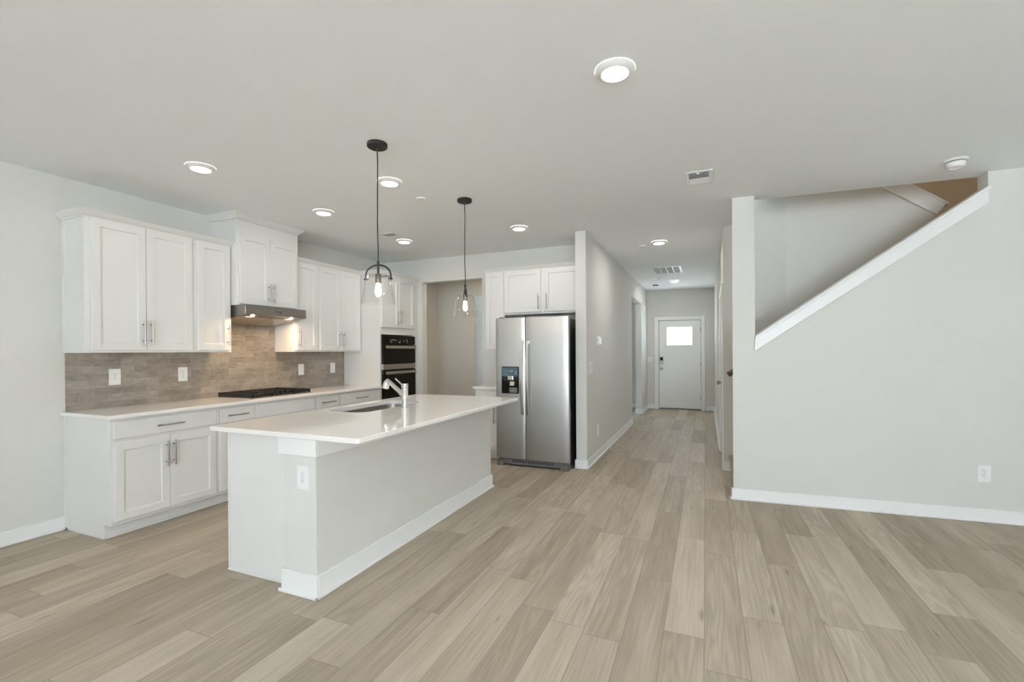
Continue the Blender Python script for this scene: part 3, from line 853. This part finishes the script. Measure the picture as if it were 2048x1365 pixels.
# ================================================================== refrigerator
FR0, FR1 = -2.318, -1.423
fg = thing('refrigerator', 'stainless side-by-side refrigerator with ice dispenser', 'refrigerator', ((FR0 + FR1) / 2, 5.42, 0))
FY = 5.0      # door front
MB().box(FR0 + .012, FY + .085, .055, FR1 - .012, 5.80, 1.735).build('fridge_body', M_DKGRAY, fg, .004, 2)
MB().box(FR0 + .015, FY + .03, .02, FR1 - .015, FY + .10, .085).build('base_grille', M_GRILLE, fg, .004)
sl_ = MB()
for k in range(16):
    xa = FR0 + .20 + k * .032; sl_.box(xa, FY + .026, .045, xa + .022, FY + .031, .075)
sl_.build('grille_slots', M_SLOT, fg)
for xa, xb in ((FR0 + .004, FR0 + .09), (FR1 - .10, FR1 - .006)):
    MB().box(xa, FY + .012, .0, xb, FY + .12, .062).build('foot_cover', M_GRILLE, fg, .006, 2)
XS = -1.941


def fdoor(x0, x1, name):
    """slightly bowed door"""
    mb = MB(); n = 14
    xm0, xm1 = FR0, FR1
    z0, z1 = .092, 1.757
    fr_, bk = [], []
    for k in range(n + 1):
        x = x0 + (x1 - x0) * k / n
        s_ = (x - (x0 + x1) / 2) / ((x1 - x0) / 2)
        bow = .007 * s_ * s_ + (.006 * max(0, abs(s_) - .93) / .07)
        fr_.append((x, FY + bow)); bk.append((x, FY + .075))
    rows = [z0, z0 + .004, z1 - .004, z1]
    g = [[mb.pt((x, y + (.004 if i in (0, 3) else 0), z)) for (x, y) in fr_] for i, z in enumerate(rows)]
    b = [[mb.pt((x, y, z)) for (x, y) in bk] for z in (z0, z1)]
    for i in range(3):
        for k in range(n): mb.face([g[i][k], g[i][k + 1], g[i + 1][k + 1], g[i + 1][k]], True)
    for k in range(n):
        mb.face([b[0][k], b[0][k + 1], b[1][k + 1], b[1][k]])
        mb.face([g[0][k], g[0][k + 1], b[0][k + 1], b[0][k]]); mb.face([g[3][k], g[3][k + 1], b[1][k + 1], b[1][k]])
    for e in (0, n):
        mb.face([g[0][e], g[1][e], g[2][e], g[3][e], b[1][e], b[0][e]])
    return mb.build(name, M_STEEL, fg)


ld = fdoor(FR0, XS - .004, 'freezer_door'); rd = fdoor(XS + .004, FR1, 'fridge_door')
def fhandle(x, par):
    mb = MB(); n = 16; z0, z1 = .618, 1.482; L = []
    for k in range(n + 1):
        s_ = k / n; z = z0 + (z1 - z0) * s_
        y = FY - .012 - .048 * (1 - abs(2 * s_ - 1) ** 2.2)
        L.append((y, z))
    A = []
    for (y, z) in L: A.append([mb.pt((x - .017, y, z)), mb.pt((x - .013, y - .010, z)), mb.pt((x + .013, y - .010, z)), mb.pt((x + .017, y, z)), mb.pt((x + .014, y + .014, z)), mb.pt((x - .014, y + .014, z))])
    for a, b in zip(A, A[1:]):
        for k in range(6): mb.face([a[k], a[(k + 1) % 6], b[(k + 1) % 6], b[k]])
    mb.face(A[0]); mb.face(A[-1])
    mb.box(x - .014, FY - .016, z0 - .002, x + .014, FY + .012, z0 + .03).box(x - .014, FY - .016, z1 - .03, x + .014, FY + .012, z1 + .002)
    return mb.build('handle', brushed('handle_steel', (.70, .69, .66), .25, True, 0), par, .002)
fhandle(-1.972, ld); fhandle(-1.903, rd)
dsp = MB().box(-2.242, FY - .006, .860, -2.018, FY + .02, 1.182).build('dispenser', M_BLACKGL, fg, .012, 3)
MB().box(-2.232, FY - .0075, 1.062, -2.028, FY - .005, 1.172).build('display', M_PANEL, dsp, .001)
for (x, z, w_, h) in ((-2.215, 1.125, .02, .005), (-2.18, 1.125, .02, .005), (-2.145, 1.125, .02, .005), (-2.215, 1.09, .02, .005), (-2.18, 1.09, .02, .005), (-2.06, 1.115, .012, .012), (-2.06, 1.09, .012, .012)):
    MB().box(x, FY - .0082, z, x + w_, FY - .0074, z + h).build('display_mark', M_LIGHTTXT, dsp)
MB().prism([(-2.118, 1.142), (-2.118, 1.118), (-2.094, 1.118), (-2.094, 1.142), (-2.098, 1.142), (-2.098, 1.122), (-2.114, 1.122), (-2.114, 1.142)], 'y', FY - .0082, FY - .0074).build('display_mark', M_LIGHTTXT, dsp)
MB().box(-2.155, FY - .022, 1.02, -2.085, FY - .004, 1.072).build('chute', M_STEELH, dsp, .006, 2)
MB().prism([(FY - .02, .955), (FY - .012, 1.008), (FY - .006, 1.008), (FY - .006, .955)], 'x', -2.132, -2.072).build('paddle', M_STEELH, dsp, .003)
MB().box(-2.14, FY - .012, .872, -2.035, FY - .005, .935).build('drip_tray', M_GRILLE, dsp, .003)
MB().box(-1.575, FY - .001 + .003, 1.680, -1.50, FY + .0045, 1.690).build('badge', M_NICKEL, rd)
MB().box(FR1 - .08, FY + .05, 1.757, FR1 - .03, FY + .12, 1.77).build('hinge_cover', M_GRILLE, fg, .004)
MB().box(FR0 + .03, FY + .05, 1.757, FR0 + .08, FY + .12, 1.77).build('hinge_cover', M_GRILLE, fg, .004)

# ================================================================== island
IX0, IX1, IY0, IY1 = -2.83, -1.662, 1.885, 4.115
il = thing('kitchen_island', 'white and greige kitchen island under the pale quartz top', 'island', (-2.38, 3.06, 0))
PX0, PX1, PY0, PY1 = -2.235, -1.992, 1.922, 4.165
MB().box(PX0, PY0, 0, PX1, PY1, .883).build('knee_wall', M_WALL, il, .002, label='greige painted seating side')
ib = MB().box(-2.735, 1.99, .10, PX0, 4.10, .70).box(-2.735, 1.99, 0, -2.31, 4.10, .10)
ib.box(-2.735, 1.99, .70, PX0, 2.60, .883).box(-2.735, 3.60, .70, PX0, 4.10, .883).box(-2.735, 2.60, .70, -2.715, 3.60, .883).box(-2.30, 2.60, .70, PX0, 3.60, .883)
ib.build('carcass', M_CAB, il)
MB().box(-2.772, 1.975, .0, PX0, 1.99, .883).build('end_panel', M_CAB, il, .0015)
MB().box(-2.778, 1.965, 0, PX0 - .02, 1.975, .014).build('shoe_moulding', M_CAB, il, .003)
MB().box(-2.7755, 1.9695, .0145, -2.757, 1.9745, .883).build('scribe_strip', M_CAB, il, .001)
fz = MB().box(PX0 - .028, PY0 - .015, .785, PX1 + .015, PY0, .883).box(PX1, PY0, .785, PX1 + .015, PY1, .883).box(PX0 - .028, PY0, .785, PX0, PY0 + .05, .883)
fz.build('frieze_board', M_TRIM, il, .002)
ibb = MB().box(PX0 - .014, PY0 - .014, 0, PX1 + .014, PY0, .128).box(PX1, PY0, 0, PX1 + .014, PY1 + .014, .128).box(PX0 - .014, PY0, 0, PX0, PY0 + .05, .128)
ibb.box(PX0 - .026, PY0 - .026, 0, PX1 + .026, PY0 - .014, .018).box(PX1 + .014, PY0 - .026, 0, PX1 + .026, PY1 + .026, .018)
ibb.build('baseboard', M_TRIM, il, .003)
def ISL(u, w_, z): return (-2.735 - w_, u, z)
for a, b in ((2.0, 2.35), (2.354, 2.70), (2.71, 3.09), (3.094, 3.475), (3.485, 4.09)):
    d = MB(ISL).shaker(a, b, .129, .863, .0).build('door', M_CAB, il)
    vhandle(ISL, (a + .03) if a in (2.354, 3.094) else b - .03, .62, .82, .02, d)

# island worktop with sink cut-out
def rrect(x0, y0, x1, y1, r, n=8):
    P = []
    for (cx, cy, a0) in ((x1 - r, y1 - r, 0), (x0 + r, y1 - r, 90), (x0 + r, y0 + r, 180), (x1 - r, y0 + r, 270)):
        for k in range(n + 1):
            a = radians(a0 + 90 * k / n); P.append((cx + r * cos(a), cy + r * sin(a)))
    return P
SKX0, SKX1, SKY0, SKY1 = -2.705, -2.335, 2.70, 3.50
outer = rrect(IX0, IY0, IX1, IY1, .022); inner = rrect(SKX0, SKY0, SKX1, SKY1, .10)
mb = MB(); e = .004; zt0, zt1 = .884, .914
def ring(P, z, off=0, c=None):
    out = []
    for (x, y) in P:
        if off:
            sx = 1 if x < c[0] else -1; sy = 1 if y < c[1] else -1
            x += sx * off; y += sy * off
        out.append(mb.pt((x, y, z)))
    return out
oc = ((IX0 + IX1) / 2, (IY0 + IY1) / 2)
R = [ring(outer, zt0 + e), ring(outer, zt1 - e), ring(outer, zt1, e, oc), ring(inner, zt1), ring(inner, zt0), ring(outer, zt0, e, oc)]
n = len(outer)
for a, b in zip(R, R[1:] + R[:1]):
    for k in range(n): mb.face([a[k], a[(k + 1) % n], b[(k + 1) % n], b[k]])
o = mb.build('island_worktop', M_QUARTZ, None, origin=(IX0, IY0, zt0))
tag(o, 'large pale quartz island worktop with sink cut-out', 'worktop')

# sink
sk = thing('undermount_sink', 'stainless undermount sink in the island worktop', 'sink', (-2.52, 3.10, .70))
mb = MB(); prof = [(.012, .883), (-.002, .883), (0, .872), (.004, .74), (.02, .715), (.05, .708)]
rings = []
for (off, z) in prof:
    P = rrect(SKX0 - .004 + off, SKY0 - .004 + off, SKX1 + .004 - off, SKY1 + .004 - off, max(.03, .10 - off))
    rings.append([mb.pt((x, y, z)) for x, y in P])
lip = [mb.pt((x, y, .883)) for x, y in rrect(SKX0 - .004, SKY0 - .03 , SKX1 + .004, SKY1 + .03, .10)]
rings = rings[1:]
for a, b in zip(rings, rings[1:]):
    for k in range(len(a)): mb.face([a[k], a[(k + 1) % len(a)], b[(k + 1) % len(a)], b[k]], True)
mb.face(rings[-1])
bowl = mb.build('bowl', M_SINK, sk)
MB().lathe([(.045, 0), (.045, .003), (.03, .004), (.026, .001), (0, .001)], (-2.52, 3.15, .708), 24).build('drain', M_CHROME, sk)

# faucet
fc = thing('kitchen_faucet', 'chrome pull-out faucet beside the island sink', 'faucet', (-2.24, 3.086, .9145))
fx, fy = -2.240, 3.086
MB().lathe([(.0, 0), (.032, 0), (.032, .004), (.028, .008), (.026, .05), (.026, .145), (.0275, .150), (.0275, .158)], (fx, fy, .9145), 32).build('body', M_CHROME, fc)
top = MB().lathe([(.0265, .160), (.028, .163), (.028, .190), (.025, .194), (0, .194)], (fx, fy, .9145), 32).build('handle_cap', M_CHROME, fc)
MB().tube([(fx - .015, fy, 1.085), (fx - .045, fy, 1.112), (fx - .092, fy, 1.146)], [.006, .0065, .006], 12).build('lever', M_CHROME, top)
sp_ = MB().tube([(fx - .010, fy, 1.000), (fx - .050, fy, 1.040), (fx - .10, fy, 1.078), (fx - .150, fy, 1.116)], [.022, .020, .0175, .0165], 20).build('spout', M_CHROME, fc)
MB().tube([(fx - .150, fy, 1.118), (fx - .166, fy, 1.124), (fx - .178, fy, 1.112), (fx - .188, fy, 1.085), (fx - .194, fy, 1.066)], [.0165, .021, .025, .0285, .0285], 20).build('spray_head', M_CHROME, sp_)

# ================================================================== wall plates
def plate_duplex(loc, rot, label, cat='outlet', group='wall outlets', w_=.085, h=.135):
    t = thing('wall_outlet', label, cat, loc, group)
    t.rotation_euler = (0, 0, rot); ORG[t.name] = Vector((0, 0, 0))
    MB().box(-w_ / 2, -.006, -h / 2, w_ / 2, 0, h / 2).build('cover_plate', M_PLASTIC, t, .002, 2)
    for s_ in (-1, 1):
        zc = s_ * .0195
        f = MB().lathe([(.0, -.0085), (.0158, -.0085), (.0165, -.0075), (.0165, -.005)], (0, 0, zc), 24, 'y').build('receptacle', M_PLASTIC, t)
        q = MB().box(-.0075, -.0092, zc + .001, -.0055, -.008, zc + .009).box(.0055, -.0092, zc + .002, .0075, -.008, zc + .008).lathe([(0, -.0092), (.0026, -.0092), (.0026, -.008)], (0, 0, zc - .0065), 10, 'y')
        q.build('slots', M_SLOT, f)
    MB().lathe([(0, -.0075), (.003, -.007), (.003, -.005)], (0, 0, 0), 10, 'y').build('screw', M_NICKEL, t)
    return t


def plate_switch(loc, rot, label, gangs=1, cat='switch', h=.12, w1=.075, group=None, name='wall_switch', rocker=True):
    w_ = w1 + .046 * (gangs - 1)
    t = thing(name, label, cat, loc, group)
    t.rotation_euler = (0, 0, rot); ORG[t.name] = Vector((0, 0, 0))
    MB().box(-w_ / 2, -.006, -h / 2, w_ / 2, 0, h / 2).build('cover_plate', M_PLASTIC, t, .002, 2)
    if rocker:
        for k in range(gangs):
            xc = (k - (gangs - 1) / 2) * .046
            MB().prism([(-.006, -.033), (-.0095, -.033), (-.007, 0), (-.011, .033), (-.006, .033)], 'x', xc - .0165, xc + .0165).build('rocker', M_PLASTIC, t, .001)
    return t


BX = XL + .009
plate_duplex((BX, 2.280, 1.168), pi / 2, 'white duplex outlet on the tile, nearest the left end of the backsplash')
plate_duplex((BX, 2.828, 1.164), pi / 2, 'white duplex outlet on the tile, second from the left, nearer the cooktop')
plate_switch((BX, 4.222, 1.154), pi / 2, 'white rocker switch on the tile just right of the hood light', 1, h=.135, w1=.085, group='switches on the backsplash')
plate_switch((BX, 4.743, 1.156), pi / 2, 'white rocker switch on the tile beside the oven tower', 1, h=.135, w1=.085, group='switches on the backsplash')
plate_duplex((-2.085, PY0, .662), 0, 'white duplex outlet on the end of the kitchen island')
q = NEARW(1.784, .0, .376)
plate_duplex(q, NA, 'white duplex outlet low on the stair wall')
plate_switch((XH, 5.39, 1.158), pi / 2, 'white three-gang switch on the hallway wall near the refrigerator', 3, h=.14, w1=.10)
plate_switch((XH, 5.80, .355), pi / 2, 'white blank plate low on the hallway wall near the refrigerator', 1, h=.15, w1=.085, cat='outlet', name='wall_plate', rocker=False)
plate_switch((XH, 10.55, .52), pi / 2, 'white plate low on the wall left of the front door', 1, h=.125, w1=.08, cat='outlet', name='wall_plate', rocker=False)
plate_switch((-1.197, YE, 1.143), 0, 'white two-gang switch beside the front door', 2, h=.125)
th = thing('thermostat', 'white thermostat on the hallway wall above the switches', 'thermostat', (XH, 5.84, 1.483))
MB().box(XH, 5.76, 1.425, XH + .006, 5.92, 1.542).build('back_plate', M_PLASTIC, th, .003, 2)
MB().box(XH + .006, 5.785, 1.44, XH + .03, 5.905, 1.528).build('housing', M_PLASTIC, th, .005, 2)
ch = thing('door_chime', 'small white chime box high on the wall near the front door', 'door chime', (XH, 10.47, 2.25))
MB().box(XH, 10.36, 2.20, XH + .045, 10.58, 2.345).build('housing', M_PLASTIC, ch, .006, 2)
MB().box(XH + .045, 10.39, 2.23, XH + .047, 10.55, 2.315).build('cover_panel', M_PLASTIC, ch, .001)

# ================================================================== ceiling fixtures
dl = thing('recessed_light', 'x', 'ceiling light', (0, 0, 0), 'round lit ceiling lights')
MB().lathe([(.097, 0), (.097, -.004), (.090, -.010), (.070, -.022), (.066, -.022), (.064, -.019)], (0, 0, 0), 40, close=False).build('trim_ring', M_TRIM, dl)
MB().lathe([(.0655, -.0185), (.060, -.0205), (0, -.0215)], (0, 0, 0), 32, close=False).build('lens', M_LENS, dl)
spots = [((-.405, 2.290), 'largest round ceiling light, nearest the camera above open floor'),
         ((-3.44, 2.255), 'round ceiling light over the left end of the kitchen, leftmost of all'),
         ((-2.352, 3.055), 'round ceiling light beside the cord of the nearer pendant'),
         ((-3.446, 3.450), 'round ceiling light in front of the tall hood cabinet'),
         ((-1.915, 4.775), 'round ceiling light in front of the refrigerator cabinets'),
         ((-3.446, 4.763), 'round ceiling light beside the kitchen vent near the oven tower'),
         ((-.542, 6.145), 'round ceiling light at the start of the hallway'),
         ((-.567, 9.74), 'farthest round ceiling light, near the front door')]
for k, ((x, y), lb) in enumerate(spots):
    if k == 0: dl.location = (x, y, ZC - .0005); dl['label'] = lb
    else:
        o = dup(dl, (x, y, ZC - .0005), None, lb)
        if k in (6, 7): bright(o)
        elif k in (2, 4, 5): bright(o, M_LENSM)
# unseen ceiling lights added behind the camera to even out the brightness
for x, y, lb in ((-3.4, -1.2, 'added unseen ceiling light behind the camera, over the left part of the living room'), (-3.4, -4.2, 'added unseen ceiling light behind the camera, farther back at left'),
                 (1.6, -1.2, 'added unseen ceiling light behind the camera, over the right part of the living room'), (1.6, -4.2, 'added unseen ceiling light behind the camera, farther back at right'),
                 (-.4, -1.2, 'added unseen ceiling light directly behind the camera'), (-.4, -4.2, 'added unseen ceiling light behind the camera, farther back in the middle')):
    dup(dl, (x, y, ZC - .0005), None, lb)
o = dup(dl, (-3.2, 6.65, ZC - .0005), None, 'unseen round ceiling light added in the back room behind the kitchen doorway')  # lamp added out of view to brighten and warm the back room
for ch in o.children:
    if ch.name.startswith('lens'):
        ch.material_slots[0].link = 'OBJECT'; ch.material_slots[0].material = emit('added_warm_lamp_lens', (1, .78, .52), 105.)
# unseen uplighter added behind the camera to light the ceiling
fl0 = thing('added_uplighter', 'unseen black uplighter added behind the camera to brighten the ceiling', 'floor lamp', (1.6, -1.6, 0))
MB().lathe([(0, 0), (.14, 0), (.14, .015), (.02, .025), (0, .025)], (1.6, -1.6, 0), 32).build('base', M_BLACK, fl0)
MB().lathe([(.012, .02), (.012, 1.72)], (1.6, -1.6, 0), 16).build('pole', M_BLACK, fl0)
MB().lathe([(.02, 1.70), (.10, 1.74), (.17, 1.81), (.165, 1.81), (.10, 1.75), (.02, 1.715)], (1.6, -1.6, 0), 32).build('lamp_shade', M_BLACK, fl0)
MB().lathe([(.16, 1.803), (0, 1.803)], (1.6, -1.6, 0), 32, close=False).build('diffuser', emit('added_uplight_glow', (.85, .97, 1.08), UPLAMP), fl0)


def pendant(x, y, ang, label):
    p = thing('pendant_light', label, 'pendant light', (x, y, ZC), 'pendant lights over the island')
    z = ZC
    MB().lathe([(.0, 0), (.064, 0), (.066, -.003), (.066, -.022), (.060, -.027), (0, -.027)], (x, y, z), 36).build('canopy', M_BLACK, p)
    for a in (.6, .6 + pi): MB().lathe([(0, -.036), (.005, -.034), (.005, -.026)], (x + .043 * cos(a), y + .043 * sin(a), z), 12).build('canopy_screw', M_BLACK, p)
    MB().lathe([(0.009, -.026), (.008, -.045), (.0045, -.05)], (x, y, z), 14).build('cord_grip', M_BLACK, p)
    cd_ = [(x + .003 * sin(k * .9) * (1 if 0 < k < 9 else 0), y + .002 * cos(k * 1.3) * (1 if 0 < k < 9 else 0), z - .04 - (z - .04 - 1.955) * k / 9) for k in range(10)]
    MB().tube(cd_, .0038, 10).build('cord', M_BLACK, p)
    MB().lathe([(.0045, 1.972), (.008, 1.965), (.009, 1.95), (.0075, 1.94), (.0075, 1.878), (0, 1.878)], (x, y, 0), 16).build('stem', M_BRONZE, p)
    sk_ = MB().lathe([(0, 1.882), (.018, 1.882), (.0195, 1.878), (.0195, 1.868), (.0205, 1.866), (.0205, 1.858), (.0195, 1.856), (.0195, 1.822), (.017, 1.820), (0, 1.820)], (x, y, 0), 24).build('socket', M_SOCK, p)
    ca, sa = cos(ang), sin(ang)
    arc = []
    for k in range(25):
        a = pi * k / 24; r = .088
        arc.append((-r * cos(a), 1.858 + (.082 * sin(a) ** .8)))
    arc = [(-.093, 1.840)] + arc + [(.093, 1.840)]
    MB().tube([(x + d * ca, y + d * sa, zz) for d, zz in arc], .005, 10, (.0035, .006)).build('bail', M_BRONZE, p)
    for s_ in (-1, 1):
        kb = MB().tube([(x + s_ * .070 * ca, y + s_ * .070 * sa, 1.848), (x + s_ * .098 * ca, y + s_ * .098 * sa, 1.848)], [.005, .0065], 10)
        kb.build('bail_screw', M_BRONZE, p)
    # glass: a thin tapered bucket, open below, closed above with a hole for the socket
    t_ = .003
    gp = [(.112, 1.683), (.080, 1.866), (.076, 1.871), (.030, 1.871), (.030, 1.868), (.0745, 1.868), (.0775, 1.864), (.109, 1.683)]
    mb = MB(); seg = 40; rings = [[mb.pt((x + r * cos(2 * pi * k / seg), y + r * sin(2 * pi * k / seg), zz)) for k in range(seg)] for r, zz in gp]
    for a, b in zip(rings, rings[1:] + rings[:1]):
        for k in range(seg): mb.face([a[k], a[(k + 1) % seg], b[(k + 1) % seg], b[k]], True)
    mb.build('glass_shade', M_GLASS, p)
    MB().lathe([(0, 1.730), (.010, 1.733), (.0175, 1.743), (.021, 1.758), (.0195, 1.776), (.014, 1.796), (.011, 1.810), (.010, 1.820)], (x, y, 0), 20).build('bulb', M_BULB, sk_)
    return p


pendant(-1.998, 2.470, .25, 'nearer pendant light with dark bail and clear glass shade over the island')
pendant(-2.010, 3.690, math.atan2(3.69, -2.01) + .12, 'farther pendant light with clear glass shade near the refrigerator')

bright(dl)

# ceiling sprinkler covers
spk = thing('sprinkler_cover', 'round white sprinkler cover between the two pendants on the ceiling', 'sprinkler cover', (0, 0, 0), 'ceiling sprinkler covers')
MB().lathe([(.040, 0), (.040, -.006)], (0, 0, 0), 28, close=False).build('cup', M_TRIM, spk)
MB().lathe([(0, -.006), (.042, -.006), (.042, -.010), (.038, -.012), (0, -.012)], (0, 0, 0), 28).build('plate', M_TRIM, spk)
spk.location = (-2.354, 3.506, ZC)
dup(spk, (-.765, 6.290, ZC), None, 'round white sprinkler cover at the start of the hallway ceiling')
dup(spk, (-.815, 9.30, ZC), None, 'round white sprinkler cover beyond the return grille near the front door')

# smoke detector
sd = thing('smoke_detector', 'round white smoke detector on the ceiling at right', 'smoke detector', (1.695, 4.385, ZC))
MB().lathe([(0, 0), (.072, 0), (.073, -.008), (.069, -.014), (.056, -.016), (0, -.016)], (1.695, 4.385, ZC), 40).build('base_ring', M_PLASTIC, sd)
MB().lathe([(.050, -.015), (.050, -.020)], (1.695, 4.385, ZC), 40, close=False).build('vent_gap', M_SLOT, sd)
cv = MB().lathe([(.050, -.0195), (.057, -.021), (.056, -.038), (.050, -.054), (.034, -.058), (.030, -.052), (0, -.052)], (1.695, 4.385, ZC), 40).build('cover', M_PLASTIC, sd)
MB().lathe([(.013, -.050), (.013, -.057), (0, -.0575)], (1.665, 4.36, ZC), 20).build('test_button', M_PLASTIC, cv)


# supply registers
def register(cx, cy, wx, wy, label, lever_side=1):
    t = thing('ceiling_vent', label, 'vent', (cx, cy, ZC), 'ceiling supply vents')
    x0, x1, y0, y1 = cx - wx / 2, cx + wx / 2, cy - wy / 2, cy + wy / 2
    b_ = .028
    z = ZC
    MB().box(x0, y0, z - .006, x1, y0 + b_, z).box(x0, y1 - b_, z - .006, x1, y1, z).box(x0, y0 + b_, z - .006, x0 + b_, y1 - b_, z).box(x1 - b_, y0 + b_, z - .006, x1, y1 - b_, z).build('frame', M_TRIM, t, .003)
    ym = (y0 + y1) / 2
    MB().box(x0 + b_, y0 + b_, z - .0012, x1 - b_, y1 - b_, z - .0006).build('damper', M_LOUVER, t)
    for s_, (a, b) in enumerate(((y0 + b_, ym), (ym, y1 - b_))):
        n_ = 6; st = (b - a) / n_
        for k in range(n_):
            ya = a + k * st
            if s_ == 1: P = [(ya, z - .0015), (ya + .002, z - .0015), (ya + st * .9, z - .0095), (ya + st * .9 - .002, z - .0095)]
            else: P = [(ya + st, z - .0015), (ya + st - .002, z - .0015), (ya + st * .1, z - .0095), (ya + st * .1 + .002, z - .0095)]
            MB().prism(P, 'x', x0 + b_, x1 - b_).build('louver', M_TRIM, t)
    MB().box(cx - .015, y0 + b_, z - .014, cx + .005, y0 + b_ + .012, z - .002).build('lever', M_PLASTIC, t, .001)
    return t


register(-.043, 3.985, .20, .30, 'white ceiling supply vent in front of the stairs')
register(-3.412, 4.48, .20, .26, 'white ceiling supply vent in the kitchen near the oven tower')
rg = thing('return_grille', 'white four-column return air grille on the hallway ceiling', 'vent', (-.605, 8.36, ZC))
x0, x1, y0, y1 = -.845, -.368, 8.01, 8.71
fr = MB().box(x0, y0, ZC - .008, x1, y0 + .04, ZC).box(x0, y1 - .04, ZC - .008, x1, y1, ZC).box(x0, y0 + .04, ZC - .008, x0 + .035, y1 - .04, ZC).box(x1 - .035, y0 + .04, ZC - .008, x1, y1 - .04, ZC)
for k in (1, 2, 3):
    xm = x0 + .035 + (x1 - x0 - .07) * k / 4
    fr.box(xm - .009, y0 + .04, ZC - .008, xm + .009, y1 - .04, ZC)
fr.build('frame', M_TRIM, rg, .002)
MB().box(x0 + .03, y0 + .03, ZC - .0012, x1 - .03, y1 - .03, ZC - .0004).build('backing', mat('shadowed_filter', (.22, .22, .215), .8), rg)
n_ = 24; st = (y1 - y0 - .08) / n_
lv = MB()
for k in range(n_):
    ya = y0 + .04 + k * st
    lv.prism([(ya, ZC - .0015), (ya + .0015, ZC - .0015), (ya + st * .55, ZC - .0075), (ya + st * .55 - .0015, ZC - .0075)], 'x', x0 + .035, x1 - .035)
lv.build('louvers', M_LOUVER, rg)
sv = thing('slot_vent', 'small dark slot vent on the ceiling left of the front door light', 'vent', (-.975, 10.19, ZC))
MB().box(-1.04, 10.08, ZC - .006, -.91, 10.30, ZC).build('frame', M_TRIM, sv, .002)
MB().box(-1.03, 10.09, ZC - .0075, -.92, 10.29, ZC - .006).build('slot', M_SLOT, sv)

# unseen warm lamp added upstairs to light the wall above the second flight
ul = thing('added_upper_light', 'unseen warm light added above the stairwell', 'ceiling light', (2.3, 6.3, 5.2))
MB().lathe([(0, 0), (.12, 0), (.12, -.02), (.10, -.07), (0, -.09)], (2.3, 6.3, 5.2), 28).build('diffuser', emit('added_warm_diffuser', (1, .66, .38), 26.), ul)

# distant trees seen through the front door's window
def tree(x, z, r, label):
    t = thing('distant_tree', label, 'tree', (x, 150, -4.2), 'trees beyond the front door')
    MB().tube([(x, 150, -4.2), (x, 150, z - r * .5)], [.25, .15], 8).build('trunk', M_RAIL, t)
    bm_ = MB(); rnd = random.Random(int(x * 100))
    for k in range(9):
        cx, cy, cz = x + rnd.uniform(-.7, .7) * r, 150 + rnd.uniform(-.6, .6) * r, z - r * .9 + rnd.uniform(-.5, .35) * r
        q = r * rnd.uniform(.35, .6)
        bm_.lathe([(0, -q), (q * .6, -q * .7), (q, 0), (q * .65, q * .7), (0, q)], (cx, cy, cz), 10)
    bm_.build('crown', M_LEAF, t)
for x, z, r, lb in ((-9.6, 3.9, .8, 'tallest distant tree, at the left of the front door window'), (-7.9, 3.25, .4, 'low distant tree second from the left in the front door window'),
                    (-6.9, 3.3, .55, 'low distant tree in the middle of the front door window'), (-5.2, 3.15, .45, 'lowest distant tree at the right of the front door window')):
    tree(x, z, r, lb)
